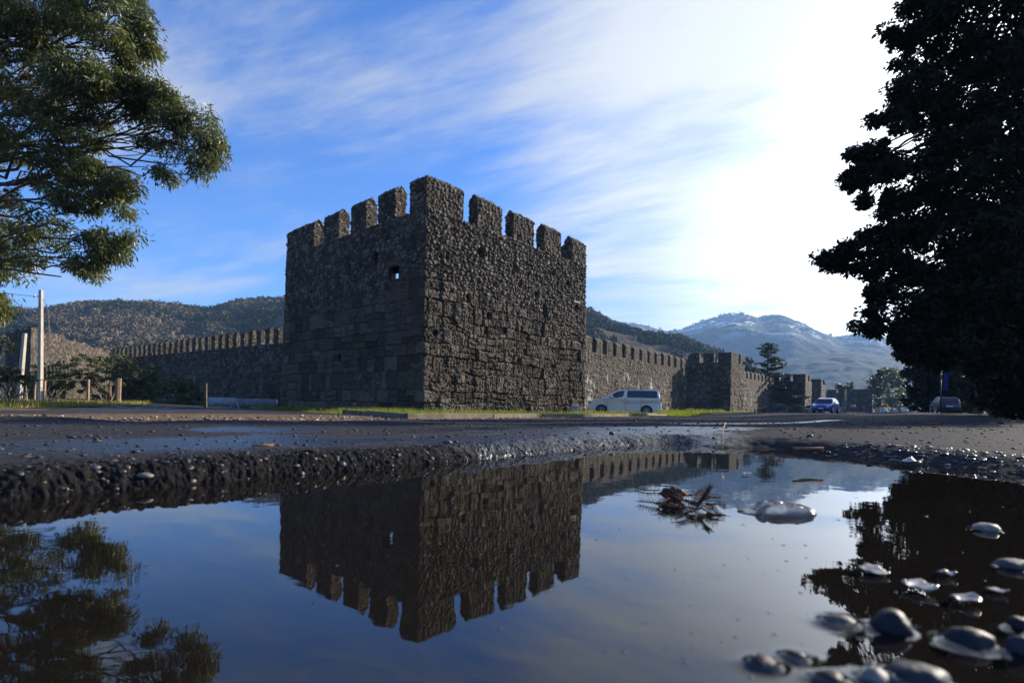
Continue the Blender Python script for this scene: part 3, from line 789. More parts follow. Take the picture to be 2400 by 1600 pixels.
# ------------------------------------------------------------------ stones in the puddle (positions used by the water's meniscus too)
# (px, py of the centre at the water line, width px, height px, dark)
big = [(2090, 1478, 105, 84, 0), (1968, 1462, 92, 26, 1), (2270, 1512, 120, 62, 0), (1790, 1560, 84, 28, 2), (1862, 1544, 66, 24, 2), (1945, 1597, 84, 34, 2), (2150, 1597, 150, 60, 3), (2050, 1597, 80, 40, 4),
       (2390, 1535, 70, 72, 3), (2385, 1475, 54, 50, 0), (2380, 1330, 88, 30, 1), (2310, 1242, 72, 26, 4)]
stones = []
for (a, b_, wpx, hpx, kd) in big:
    q = PZ(a, b_ , 0.0); k = q.y / F
    stones.append((q.x, q.y, wpx * k * 0.44, hpx * k * .9, kd))
# water
def water_sheet():
    xs = np.linspace(-4.5, 4.5, 60); ys = np.linspace(-1.2, 4.2, 40)
    return xs, ys
m_water, t, b = mat('muddy water', (0.009, 0.0072, 0.0055), 0.015, 0.5)
b.inputs['IOR'].default_value = 1.50
vec = N(t, 'ShaderNodeMapping'); L(t, tcobj(t), vec.inputs[0]); vec.inputs['Scale'].default_value = (1.0, 1.0, 1)
nn = N(t, 'ShaderNodeTexNoise', i={'Scale': 9.0, 'Detail': 3.0, 'Roughness': 0.5}); L(t, vec.outputs[0], nn.inputs[0])
bump(t, b, nn.outputs[0], 0.10, 0.004)
# polar grid so the surface is fine near the lens
Xw, Yw = polar(0.2, 5.0, 300, -R(75), R(75), 700)
Zw = np.zeros(len(Xw))
for (x, y, rx, h, kd) in stones:
    d = np.hypot((Xw - x) / rx, (Yw - y) / (rx * 0.8)) - 1
    Zw += 0.0045 * np.exp(-np.clip(d, 0, None) * rx / 0.004) * (d < 3)
o = mesh('puddle_water', np.stack([Xw, Yw, Zw], 1), gridf(300, 700)[:, ::-1], m_water); tag(o, kind='structure')
Xb, Yb = polar(0.02, 0.2, 6, -R(75), R(75), 60)
# ------------------------------------------------------------------ vegetation
def leaf_mat(name, stops, scale=0.9, trans=0.25, rough=0.5, spec=0.4):
    m, t, b = mat(name, stops[0][1], rough, spec)
    at = N(t, 'ShaderNodeAttribute', attribute_name='tone')
    c = ramp(t, M(t, 'ADD', M(t, 'MULTIPLY', at.outputs['Fac'], 0.6), M(t, 'MULTIPLY', noise(t, scale, 3), 0.4)), stops)
    L(t, c, b.inputs['Base Color'])
    tr = N(t, 'ShaderNodeBsdfTranslucent'); L(t, MIXC(t, 1.0, c, (1.2, 1.3, 0.5), 'MULTIPLY'), tr.inputs[0])
    mx = N(t, 'ShaderNodeMixShader', i={0: trans}); L(t, b.outputs[0], mx.inputs[1]); L(t, tr.outputs[0], mx.inputs[2])
    L(t, mx.outputs[0], t.nodes['Material Output'].inputs[0]); return m
m_leafL = leaf_mat('long leaves', [(0.2, (0.04, 0.055, 0.018)), (0.5, (0.095, 0.105, 0.036)), (0.8, (0.20, 0.19, 0.075))], 0.8, 0.38, 0.42, 0.5)
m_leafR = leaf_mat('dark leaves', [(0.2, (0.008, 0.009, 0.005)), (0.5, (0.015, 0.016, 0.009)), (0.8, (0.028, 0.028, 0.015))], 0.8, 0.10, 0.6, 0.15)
m_leafD = leaf_mat('conifer needles', [(0.2, (0.018, 0.032, 0.016)), (0.5, (0.035, 0.052, 0.026)), (0.8, (0.065, 0.080, 0.035))], 0.5, 0.1)
m_leafE = leaf_mat('roadside leaves', [(0.2, (0.04, 0.055, 0.02)), (0.5, (0.08, 0.095, 0.035)), (0.8, (0.15, 0.15, 0.06))], 0.3, 0.3)
m_leafY = leaf_mat('autumn leaves', [(0.2, (0.10, 0.08, 0.015)), (0.5, (0.25, 0.18, 0.02)), (0.8, (0.4, 0.27, 0.04))], 0.5, 0.3)
m_bush = leaf_mat('bush leaves', [(0.2, (0.030, 0.042, 0.014)), (0.5, (0.065, 0.075, 0.024)), (0.8, (0.12, 0.12, 0.04))], 0.6, 0.2)
m_bark = varied('bark', [(0.3, (0.045, 0.035, 0.028)), (0.7, (0.13, 0.105, 0.08))], 5, 0.95, 0.2, 14, 0.03)
m_barkp = varied('pale bark', [(0.3, (0.16, 0.125, 0.095)), (0.7, (0.32, 0.26, 0.20))], 5, 0.9, 0.2, 14, 0.02)
m_twig = varied('bare twigs', [(0.3, (0.13, 0.10, 0.075)), (0.7, (0.24, 0.19, 0.15))], 5)

def leaves(centers, n_each, rad, lw, ll, droop=0.6, flat=0.7, seed=1, tone_c=None):
    """leaf-sized quads clustered round twig ends; returns verts, faces, tone"""
    r = np.random.default_rng(seed); C = np.repeat(np.asarray(centers, float), n_each, 0); n = len(C)
    d = r.normal(size=(n, 3)); d /= np.linalg.norm(d, axis=1)[:, None]
    rr = (r.random(n) ** 0.45)[:, None] * (rad if np.isscalar(rad) else np.repeat(rad, n_each)[:, None])
    Pp = C + d * rr * np.array([1, 1, flat])
    ax = d * 0.8 + r.normal(size=(n, 3)) * 0.55; ax[:, 2] -= droop; ax /= np.linalg.norm(ax, axis=1)[:, None]
    sd = np.cross(ax, r.normal(size=(n, 3))); sd /= np.linalg.norm(sd, axis=1)[:, None] + 1e-9
    sz = (0.7 + 0.6 * r.random(n))[:, None]
    a = Pp - ax * ll * 0.5 * sz; b = Pp + sd * lw * 0.5 * sz; c = Pp + ax * ll * 0.5 * sz; e = Pp - sd * lw * 0.5 * sz
    V = np.stack([a, b, c, e], 1).reshape(-1, 3)
    tone = np.repeat(np.repeat(r.random(len(centers)) if tone_c is None else tone_c, n_each) * 0.6 + r.random(n) * 0.4, 4)
    return V, np.arange(n * 4).reshape(-1, 4), tone

def limb(mb, a, b, r0, r1, n=7, wob=0.08, seed=0, sag=0.0):
    rr = random.Random(seed); a = Vector(a); b = Vector(b); L_ = (b - a).length; pts = []; rad = []
    for k in range(n + 1):
        t = k / n; p = a.lerp(b, t)
        if 0 < k < n: p += Vector((rr.gauss(0, 1), rr.gauss(0, 1), rr.gauss(0, 1))) * wob * L_ * 0.35
        p.z += sag * L_ * math.sin(math.pi * t)
        pts.append(p); rad.append(r0 + (r1 - r0) * t)
    mb.tube(pts, rad, 7); return pts

from mathutils import noise as mnoise
def big_tree(name, root, trunk_top, r_trunk, blobs, lm, bm, label, cat, group=None, sub_r=0.42, per=46, lw=0.045, ll=0.15, droop=0.7, seed=1, trunk_h=None, twigs=True, density=1.0, shell=0.5, fine=False, cull=0.0, cull_s=0.9, cull_x=None):
    """blobs: (centre Vector, rx, ry, rz, n_sub, limb_start_height)"""
    rr = random.Random(seed); t = thing(name, root, 0, label, cat, group)
    mb = MB(); tt = Vector(trunk_top); rt = Vector(root)
    tp = limb(mb, rt - Vector((0, 0, 0.4)), tt, r_trunk, r_trunk * 0.28, 12, 0.03, seed)
    lb = mb; cen = []; rad = []; tn = []
    for (c, rx, ry, rz, ns, hs) in blobs:
        k = min(len(tp) - 2, max(1, int(hs * (len(tp) - 1)))); st = tp[k]
        inner = c + (st - c) * 0.1
        br = r_trunk * (0.22 if rx > 1.0 else 0.11)
        pts = limb(lb, st, inner, br, br * 0.35, 8, 0.07, seed + len(cen), sag=0.05)
        tb = rr.random()
        sml = fine and rx < 0.80
        for q in range(int(ns * density * (1.9 if sml else 1.0))):
            while True:
                v = Vector((rr.uniform(-1, 1), rr.uniform(-1, 1), rr.uniform(-1, 1)))
                if 0.0 < v.length < 1 and (v.length > shell or rr.random() < 0.45): break
            p = c + Vector((v.x * rx, v.y * ry, v.z * rz))
            if cull and (cull_x is None or p.x / p.y < cull_x) and mnoise.noise(p * cull_s) + 0.5 * mnoise.noise(p * cull_s * 2.3) < cull: continue
            cen.append(p); rad.append(sub_r * rr.uniform(0.55, 1.25) * (0.62 if sml else 1.0)); tn.append(0.5 * tb + 0.5 * rr.random())
            if twigs and q % 3 == 0:
                s_ = rr.choice(pts[-4:]); limb(lb, s_, p, br * 0.22, 0.012, 4, 0.12, seed * 31 + len(cen), sag=0.06)
    rel(lb.build('trunk', bm, t, True), t)
    V, fc, tone = leaves([tuple(p) for p in cen], per, np.array(rad), lw, ll, droop, 0.75, seed, np.array(tn))
    rel(mesh('crown', V, fc, lm, t, False, {'tone': tone}), t)
    return t

def B(px, py, rpx, rpy, Y, ns, hs, depth=1.0):
    k = Y / F; c = P(px, py, Y); return (c, rpx * k, rpx * k * depth, rpy * k, ns, hs)
# -- left tree, its trunk just outside the frame
YL = 14.0
lroot = P(-190, 940, YL); lroot.z = gz(lroot.x, lroot.y)
ltop = P(-60, -420, YL)
Lb = []
for (px, py, rx, ry, dy, ns, hs) in (
    (60, 40, 130, 90, 0, 60, .62), (230, 40, 90, 60, -.8, 34, .62), (310, 20, 40, 30, .3, 9, .65), (335, 60, 24, 26, .2, 7, .62), (300, 95, 40, 26, .4, 9, .62), (345, 120, 22, 22, .6, 6, .6), (310, 150, 26, 14, .2, 5, .6),
    (60, 170, 150, 90, .5, 64, .55), (200, 190, 90, 60, -.6, 36, .52), (150, 250, 130, 52, .2, 38, .5), (290, 235, 90, 46, 0, 30, .48), (370, 255, 60, 44, .2, 20, .48), (345, 215, 50, 24, 0, 10, .48), (430, 300, 44, 34, .1, 15, .46), (490, 290, 36, 34, .3, 12, .46), (500, 350, 28, 40, .2, 11, .46), (460, 385, 30, 26, .1, 8, .46), (410, 345, 34, 26, .2, 8, .46), (385, 415, 30, 10, .2, 4, .44), (350, 330, 20, 18, .2, 3, .46),
    (60, 330, 90, 50, -.5, 24, .42), (200, 345, 60, 40, 0, 16, .42), (130, 400, 110, 44, .5, 28, .38), (240, 420, 66, 36, 0, 16, .38), (285, 440, 34, 30, .1, 10, .36), (265, 500, 44, 36, .2, 14, .34), (180, 470, 60, 30, 0, 12, .34), (295, 540, 22, 34, .1, 8, .33), (240, 570, 50, 34, 0, 14, .32), (200, 630, 32, 22, .1, 9, .3), (175, 650, 18, 12, .1, 3, .3), (265, 600, 26, 26, .2, 7, .3), (90, 560, 70, 34, .6, 11, .3),
    (10, 420, 50, 90, .8, 22, .35), (0, 560, 44, 110, 1.2, 30, .28), (8, 690, 38, 56, 1.4, 30, .22), (-14, 770, 40, 50, 1.6, 24, .18), (20, 645, 34, 30, 1.0, 14, .25), (0, 730, 30, 34, 1.2, 14, .2), (110, 520, 60, 20, -.4, 6, .33), (60, 610, 44, 18, 0, 7, .28)):
    Lb.append(B(px, py, rx, ry, YL + dy, ns, hs, 0.9))
for (px, py, rx, ry, dy, ns, hs) in ((-160, 0, 160, 130, 0, 50, .7), (-200, 250, 160, 130, 0, 40, .5), (-180, 500, 140, 120, 0, 34, .35), (60, -140, 200, 110, 0, 50, .8), (-120, -300, 220, 140, 0, 40, .9), (250, -70, 70, 40, 0, 14, .7)):
    Lb.append(B(px, py, rx, ry, YL + dy, ns, hs, 0.9))
big_tree('evergreen_tree', lroot, ltop, 0.42, Lb, m_leafL, m_bark, 'large evergreen tree whose leafy boughs hang in from the upper left', 'tree', sub_r=0.36, per=92, lw=0.034, ll=0.15, droop=0.8, seed=4, density=2.0, cull=-0.12, cull_s=1.2)
# -- the dark tree at the right
YR = 13.0
rroot = P(2560, 960, YR + 1.5); rroot.z = gz(rroot.x, rroot.y)
rtop = P(2420, -500, YR + 1.5)
Rb = []
for (px, py, rx, ry, dy, ns, hs) in (
    (2340, 60, 190, 120, 0, 120, .75), (2180, 30, 70, 60, .3, 26, .75), (2130, 90, 44, 30, .1, 10, .72), (2095, 80, 24, 14, .1, 4, .72), (2130, 150, 30, 24, .3, 7, .7),
    (2320, 250, 190, 130, .4, 130, .62), (2150, 230, 70, 70, 0, 28, .62), (2080, 260, 46, 24, .2, 9, .6), (2050, 280, 26, 12, .1, 3, .6), (2100, 320, 46, 30, 0, 10, .58),
    (2300, 420, 200, 120, 0, 140, .52), (2130, 400, 80, 60, .2, 30, .52), (2060, 360, 50, 22, .1, 9, .52), (2010, 355, 30, 10, .1, 4, .52), (2030, 420, 46, 34, .2, 13, .5), (1985, 405, 22, 10, .1, 3, .5), (2020, 470, 24, 20, .1, 5, .5), (2090, 480, 44, 30, .3, 11, .48),
    (2300, 580, 210, 110, .3, 130, .42), (2110, 560, 70, 50, 0, 28, .42), (2050, 550, 34, 30, .1, 9, .42), (2020, 610, 70, 26, .1, 18, .4), (1955, 612, 42, 20, .2, 9, .4), (1925, 612, 18, 10, .1, 4, .4), (1990, 585, 24, 16, 0, 5, .4), (2100, 640, 70, 34, .2, 20, .38),
    (2300, 720, 210, 90, .2, 120, .32), (2120, 710, 80, 46, .1, 28, .3), (2060, 690, 34, 22, .1, 8, .32), (2050, 750, 60, 30, .2, 16, .3), (1995, 755, 30, 18, .1, 7, .3), (2110, 780, 60, 34, 0, 15, .27), (2010, 762, 40, 20, .1, 12, .3), (2050, 775, 40, 22, .1, 12, .3), (1995, 420, 20, 12, .1, 5, .5), (2060, 520, 30, 20, 0, 8, .45),
    (2340, 810, 190, 60, 0, 80, .22), (2170, 815, 66, 34, 0, 22, .22), (2100, 820, 34, 16, .1, 5, .24)):
    Rb.append(B(px, py, rx, ry, YR + dy, ns, hs, 0.8))
for (px, py, rx, ry, dy, ns, hs) in ((2560, 120, 230, 260, 0, 90, .6), (2560, 500, 230, 260, 0, 90, .5), (2330, -150, 230, 160, 0, 80, .8), (2560, 800, 200, 130, 0, 50, .3), (2380, -380, 160, 160, 0, 40, .95)):
    Rb.append(B(px, py, rx, ry, YR + dy, ns, hs, 0.8))
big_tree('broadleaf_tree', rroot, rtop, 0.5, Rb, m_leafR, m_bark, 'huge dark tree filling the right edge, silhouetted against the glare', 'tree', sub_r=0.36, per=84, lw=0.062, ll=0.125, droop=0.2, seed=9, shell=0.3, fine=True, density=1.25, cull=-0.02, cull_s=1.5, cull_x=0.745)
# row of dark evergreens behind it, closing the right side of the road
rowg = 'dark evergreens lining the right side of the road'
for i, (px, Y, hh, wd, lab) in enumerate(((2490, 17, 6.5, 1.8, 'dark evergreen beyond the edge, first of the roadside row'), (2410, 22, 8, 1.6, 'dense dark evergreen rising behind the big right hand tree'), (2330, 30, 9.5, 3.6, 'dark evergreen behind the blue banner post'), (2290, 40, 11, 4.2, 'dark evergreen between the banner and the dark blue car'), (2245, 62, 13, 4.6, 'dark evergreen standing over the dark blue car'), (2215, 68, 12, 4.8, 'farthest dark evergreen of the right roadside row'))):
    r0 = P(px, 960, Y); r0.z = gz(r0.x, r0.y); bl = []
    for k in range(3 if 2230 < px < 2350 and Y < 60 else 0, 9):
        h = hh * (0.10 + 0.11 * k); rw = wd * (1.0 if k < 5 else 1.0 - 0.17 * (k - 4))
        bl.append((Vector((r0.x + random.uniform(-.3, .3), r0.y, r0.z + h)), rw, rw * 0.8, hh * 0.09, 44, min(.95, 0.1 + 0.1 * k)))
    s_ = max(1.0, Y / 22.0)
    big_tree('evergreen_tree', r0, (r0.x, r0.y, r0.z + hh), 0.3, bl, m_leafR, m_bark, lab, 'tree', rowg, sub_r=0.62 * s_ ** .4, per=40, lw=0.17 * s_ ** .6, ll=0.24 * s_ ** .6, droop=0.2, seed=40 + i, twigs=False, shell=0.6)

# -- cedar behind the wall
def cedar(px, Y, hh, label, seed=3, wscale=1.0):
    r0 = P(px, 960, Y); r0.z = -0.4; rr = random.Random(seed)
    t = thing('cedar_tree', r0, 0, label, 'tree'); mb = MB()
    limb(mb, r0, (r0.x, r0.y, r0.z + hh), 0.35, 0.03, 10, 0.01, 1)
    lb = mb; cen = []
    for k in range(46):
        u = (k + 0.5) / 46; h = hh * (0.25 + 0.75 * u); a = rr.uniform(0, 2 * math.pi)
        ln = wscale * hh * 0.55 * (1 - u) ** 0.75 * rr.uniform(0.45, 1.05) + 0.4
        e = Vector((r0.x + math.cos(a) * ln, r0.y + math.sin(a) * ln * 0.7, r0.z + h + ln * (0.30 - 0.35 * (1 - u))))
        st = Vector((r0.x, r0.y, r0.z + h)); pts = limb(lb, st, e, 0.09 * (1 - u) + 0.03, 0.015, 5, 0.05, k)
        m_ = int(4 + ln * 4)
        for j in range(m_):
            q = st.lerp(e, 0.25 + 0.78 * j / m_); cen.append((q.x + rr.gauss(0, .22), q.y + rr.gauss(0, .22), q.z - 0.03 + rr.gauss(0, .09)))
    rel(lb.build('trunk', m_bark, t, True), t)
    V, fc, tn = leaves(cen, 26, np.full(len(cen), 0.42), 0.07, 0.34, 0.25, 0.35, seed); rel(mesh('crown', V, fc, m_leafD, t, False, {'tone': tn}), t)
cedar(1797, 96, 12.3, 'dark spreading cedar with a spiky top behind the short wall', 3, 1.0)
def round_tree(name, px, pyb, Y, blobs, lm, label, cat='tree', seed=1, group=None, per=26, lf=0.5, bm=None, tr=0.25):
    base = P(px, pyb, Y); base.z = gz(base.x, base.y) - 0.1; k = Y / F
    bl = [(P(a, b_, Y + dy), rx * k, rx * k, ry * k, ns, hs) for (a, b_, rx, ry, dy, ns, hs) in blobs]
    top = max(b_[0].z for b_ in bl)
    return big_tree(name, base, (base.x, base.y, top), tr, bl, lm, bm or m_bark, label, cat, group, sub_r=lf * 1.4, per=per, lw=lf * 0.5, ll=lf, droop=0.1, seed=seed)
round_tree('shrub_tree', 1752, 965, 92, [(1752, 862, 14, 30, 0, 30, .7), (1765, 880, 16, 18, 0, 20, .5)], m_leafD, 'small dark conifer half hidden beside the cedar', seed=5, lf=0.3)
round_tree('ivy_tree', 2058, 966, 150, [(2052, 935, 12, 30, 0, 24, .2), (2050, 905, 12, 22, 0, 22, .4), (2055, 888, 9, 16, 0, 14, .6), (2062, 868, 5, 18, 0, 8, .8), (2060, 915, 16, 8, 0, 8, .4)], m_leafD, 'leaning ivy covered tree rising at the end of the fortress wall', seed=6, lf=0.6)
round_tree('roadside_tree', 2090, 966, 190, [(2085, 880, 24, 18, 0, 40, .8), (2105, 895, 20, 20, 0, 30, .7), (2075, 905, 18, 22, 0, 26, .5), (2095, 925, 22, 20, 0, 26, .4), (2080, 945, 20, 16, 0, 20, .2), (2112, 935, 10, 18, 0, 12, .3)], m_leafE, 'tall pale green tree over the far end of the road', seed=7, lf=0.75)
round_tree('roadside_tree', 2110, 966, 230, [(2110, 945, 14, 20, 0, 26, .4), (2105, 925, 12, 12, 0, 16, .6)], m_leafD, 'darker rounded tree below the tall pale green one', seed=8, lf=0.8)
round_tree('autumn_bush', 2062, 966, 160, [(2064, 953, 14, 9, 0, 30, .5)], m_leafY, 'yellow leaved bush by the white kiosk', 'bush', seed=9, lf=0.5)
round_tree('roadside_tree', 2162, 966, 150, [(2160, 905, 20, 14, 0, 12, .8), (2150, 925, 18, 12, 0, 12, .6), (2168, 940, 12, 14, 0, 12, .4)], m_leafE, 'thin pale tree leaning out left of the dark blue car', seed=10, lf=0.6, per=18)
for (px, py, w_, h_, lab) in ((1993, 905, 7, 9, 'small dark treetop above the last wall, nearest the ivy tree'), (1978, 910, 5, 5, 'smallest treetop above the last wall, middle of three'), (1966, 907, 7, 6, 'grey green treetop over the left end of the last wall')):
    round_tree('distant_tree', px, 965, 190, [(px, py, w_, h_, 0, 14, .8)], m_leafE if w_ == 5 else m_leafD, lab, seed=px, lf=0.6, group='treetops behind the last wall')

# bare trees
def bare_tree(px, Y, py_top, label, seed, group=None, mt=None, spread=0.5, r=0.14, zb=None):
    base = P(px, 962, Y); base.z = gz(base.x, base.y) if zb is None else zb; top = P(px, py_top, Y); H_ = top.z - base.z; rr = random.Random(seed)
    t = thing('bare_tree', base, 0, label, 'tree', group); mb = MB(); tp = limb(mb, base, (base.x + rr.uniform(-.4, .4), base.y, base.z + H_ * 0.9), r, r * 0.25, 10, 0.03, seed)
    lb = mb
    for k in range(26):
        u = rr.uniform(0.3, 1); st = tp[min(10, int(u * 10))]; a = rr.uniform(0, 6.28); ln = H_ * spread * (1.1 - u) * rr.uniform(.5, 1) + 0.3
        e = st + Vector((math.cos(a) * ln * .6, math.sin(a) * ln * .5, ln * 0.75)); pts = limb(lb, st, e, r * 0.3, r * 0.08, 5, 0.1, k)
        for j in range(5):
            s2 = pts[rr.randint(1, 5)]; a = rr.uniform(0, 6.28); l2 = ln * 0.45
            limb(lb, s2, s2 + Vector((math.cos(a) * l2 * .6, math.sin(a) * l2 * .5, l2 * .8)), r * 0.12, r * 0.05, 3, 0.12, k * 9 + j)
    rel(lb.build('trunk', mt or m_twig, t, True), t)
bare_tree(1458, 84, 758, 'tall leafless tree standing just behind the streaked wall', 3, 'bare trees behind the streaked wall', m_barkp, zb=-.4)
bare_tree(1485, 90, 765, 'shorter leafless tree right of the tall one behind the streaked wall', 5, 'bare trees behind the streaked wall', m_barkp, zb=-.4)
bare_tree(1816, 130, 858, 'pale leafless tree behind the second lesser tower', 6, None, m_barkp, zb=-.4)
bare_tree(2040, 170, 852, 'leafless tree with fine grey twigs left of the ivy covered one', 7, None, m_twig, zb=-.2)

# forest on the near hill: one mass nobody could count
def hill_z(H, x, y):
    xs, ys, XX, YY, Z = H
    f = np.where(y < 640, 0.12 + 0.88 * y / 640.0, 1.0)
    i = np.clip(np.searchsorted(ys, y) - 1, 0, len(ys) - 2); j = np.clip(np.searchsorted(xs, x / f) - 1, 0, len(xs) - 2)
    return Z[i, j]
def forest(n, seed):
    r = np.random.default_rng(seed); y = 300 + 345 * r.random(n) ** 0.75; 
    u = r.random(n); px = -250 + u * 2150; x = (px - CX) / F * y
    z = hill_z(HA, x, y)
    dens = fbm(np.stack([x * 0.012, y * 0.012, x * 0], 1), 4, 88)
    bald = (y > 590) & (px < 700) & (dens < 0.56)
    keep = (dens > 0.38) & (z > 1.5) & ~bald
    x, y, z = x[keep], y[keep], z[keep]; n = len(x); V = []; T = []
    con = r.random(n) < 0.35 ; sz = 1.7 + 2.4 * r.random(n) ** 1.5
    pt_ = fbm(np.stack([x * 0.022, y * 0.022, x * 0], 1), 4, 90)
    con = pt_ + r.normal(size=n) * 0.05 < 0.46
    tn = np.where(con, 0.12, 0.25 + 0.75 * sst(pt_, .42, .62)) + r.normal(size=n) * 0.07
    m_ = 28
    d = r.normal(size=(n, m_, 3)); d /= np.linalg.norm(d, axis=2)[..., None]; d[..., 2] = np.abs(d[..., 2]) * 1.3 - 0.1
    hgt = np.where(con, 1.9, 1.25)
    C = np.stack([x, y, z], 1)[:, None, :] + d * np.stack([sz, sz, sz * hgt], 1)[:, None, :] * np.where(con, 0.6, 0.9)[:, None, None] * r.uniform(.5, 1, (n, m_, 1))
    s_ = (sz * 0.24)[:, None, None]
    a = r.normal(size=(n, m_, 3)) * s_; b_ = r.normal(size=(n, m_, 3)) * s_; c_ = r.normal(size=(n, m_, 3)) * s_
    V = np.stack([C + a, C + b_, C + c_], 2).reshape(-1, 3)
    tone = np.repeat(tn, m_ * 3) + r.normal(size=n * m_ * 3) * 0.05
    return V, np.arange(len(V)).reshape(-1, 3), tone
m_for, t, b = mat('forest', (0.05, 0.05, 0.03), 0.95, 0.1)
at = N(t, 'ShaderNodeAttribute', attribute_name='tone')
L(t, ramp(t, at.outputs['Fac'], [(0.0, (0.020, 0.034, 0.016)), (0.35, (0.065, 0.07, 0.026)), (0.6, (0.095, 0.075, 0.042)), (0.9, (0.135, 0.105, 0.065))]), b.inputs['Base Color'])
V, fc, tn = forest(38000, 5)
o = mesh('forest', V, fc, m_for, None, False, {'tone': tn}); tag(o, kind='stuff')
# ridge trees on the mountain
r = np.random.default_rng(3)
def ridge_wood(H, n, Y1, size, seed, name):
    xs, ys, XX, YY, Z = H; r = np.random.default_rng(seed); i = np.argmin(np.abs(ys - Y1)); j = r.integers(0, len(xs), n); di = r.integers(-9, 2, n)
    V = []
    C = np.stack([XX[i + di, j], YY[i + di, j], Z[i + di, j]], 1); C[:, 0] += r.normal(size=n) * size
    m_ = 8; d = r.normal(size=(n, m_, 3)); d /= np.linalg.norm(d, axis=2)[..., None]; d[..., 2] = np.abs(d[..., 2]) * 1.4
    Q = C[:, None, :] + d * size * r.uniform(.4, 1, (n, 1, 1)); s_ = size * 0.5
    V = np.stack([Q + r.normal(size=(n, m_, 3)) * s_ for _ in range(3)], 2).reshape(-1, 3)
    o = mesh(name, V, np.arange(len(V)).reshape(-1, 3), m_for, None, False, {'tone': r.random(len(V)) * 0.5}); tag(o, kind='stuff')
ridge_wood(HB, 5200, 2700, 11, 4, 'mountain_forest')

# bushes and vines at the left wall, in its shade
def bush(px, pyb, Y, blobs, mt, label, seed, lf=0.16, per=40, group=None):
    return round_tree('bush', px, pyb, Y, blobs, mt, label, 'bush', seed, group, per, lf, tr=0.06)
bush(150, 935, 40, [(150, 880, 60, 40, 0, 60, .6), (210, 870, 50, 40, 0, 60, .6), (120, 900, 50, 30, -1, 40, .4), (235, 905, 50, 36, 0, 50, .5), (60, 915, 40, 25, 0, 30, .5)], m_bush, 'broad olive bush behind the wire fence and tall pole', 21)
bush(290, 935, 44, [(275, 850, 42, 34, 0, 60, .8), (300, 900, 50, 40, 0, 70, .5), (335, 880, 34, 30, 0, 40, .6), (340, 915, 44, 28, 0, 40, .4)], m_bush, 'tall dark bush growing against the long left wall', 22)
bush(420, 945, 42, [(400, 915, 40, 26, 0, 40, .5), (440, 925, 34, 22, 0, 34, .5), (430, 900, 26, 18, 0, 20, .6)], m_bush, 'low dark bush at the foot of the left wall', 23)
bush(20, 935, 26, [(15, 880, 30, 22, 0, 24, .7), (-30, 870, 50, 40, 0, 40, .7), (60, 890, 22, 14, 0, 14, .7)], m_bush, 'straggly bush with twisted stems at the left edge', 24, 0.12)

# grass
def blades(n, polyg, seed, h=0.10, wd=0.012, maxr=60, bias=1.0):
    r = np.random.default_rng(seed); mn = polyg.min(0); mx = polyg.max(0); pts = []
    while sum(len(q) for q in pts) < n:
        q = mn + (mx - mn) * r.random((n * 2, 2)); q = q[inside(q[:, 0], q[:, 1], polyg)]; rr_ = np.hypot(q[:, 0], q[:, 1])
        pts.append(q[(rr_ < maxr) & (r.random(len(q)) < (12 / np.maximum(rr_, 12)) ** bias)])
    q = np.concatenate(pts)[:n]; z = GH(q[:, 0], q[:, 1]); cl = fbm(np.stack([q[:, 0] * .7, q[:, 1] * .7, q[:, 0] * 0], 1), 3, seed)
    hh = h * (0.4 + 1.2 * r.random(n)) * (0.4 + 1.6 * sst(cl, .4, .62)); a = r.random(n) * 6.28; rr_ = np.hypot(q[:, 0], q[:, 1]); ww = wd * np.maximum(1, rr_ / 14)
    ln = r.normal(size=(n, 2)) * hh[:, None] * 0.35
    b0 = np.stack([q[:, 0] - np.cos(a) * ww, q[:, 1] - np.sin(a) * ww, z - 0.01], 1); b1 = np.stack([q[:, 0] + np.cos(a) * ww, q[:, 1] + np.sin(a) * ww, z - 0.01], 1)
    tp = np.stack([q[:, 0] + ln[:, 0], q[:, 1] + ln[:, 1], z + hh], 1)
    return np.stack([b0, b1, tp], 1).reshape(-1, 3), np.arange(3 * n).reshape(-1, 3), np.repeat(r.random(n), 3)
m_grass = leaf_mat('grass blades', [(0.2, (0.08, 0.105, 0.015)), (0.5, (0.14, 0.17, 0.025)), (0.8, (0.26, 0.25, 0.05))], 0.8, 0.45, 0.6, 0.2)
m_grass2 = leaf_mat('dry grass blades', [(0.2, (0.12, 0.11, 0.03)), (0.5, (0.23, 0.19, 0.06)), (0.8, (0.36, 0.29, 0.12))], 0.8, 0.4, 0.6, 0.2)
for (pl, n, h, mt, nm, mr) in ((lawn_poly, 60000, 0.075, m_grass, 'grass', 90), (lawn2_poly, 26000, 0.085, m_grass2, 'dry_grass', 60), (lawn3_poly, 16000, 0.16, m_grass, 'far_grass', 190)):
    V, fc, tn = blades(n, pl, 5, h, 0.010, mr, 0.8); o = mesh(nm, V, fc, mt, None, False, {'tone': tn}); tag(o, kind='stuff')
# ------------------------------------------------------------------ kerb
m_kerb = varied('kerb stone', [(0.3, (0.10, 0.08, 0.055)), (0.7, (0.20, 0.16, 0.12))], 3, 0.9, 0.2, 20, 0.01)
kt = thing('kerb', (kerb[0].x, kerb[0].y, 0), 0, 'low stone kerb edging the lawn in front of the big tower', 'kerb')
for i in range(len(kerb) - 1):
    a, b_ = kerb[i], kerb[i + 1]; d = (b_ - a); n = max(1, int(d.length / 2.0))
    for k in range(n):
        p, q = a.lerp(b_, k / n), a.lerp(b_, (k + 1) / n); c = (p + q) / 2; g = gz(c.x, c.y); l_ = (q - p).xy.length
        kb = MB().box((c.x, c.y, g + 0.03), (l_ - 0.02, 0.14, 0.16), math.atan2(q.y - p.y, q.x - p.x)).build('kerb_stone', m_kerb, kt, bevel=0.015); rel(kb, kt)

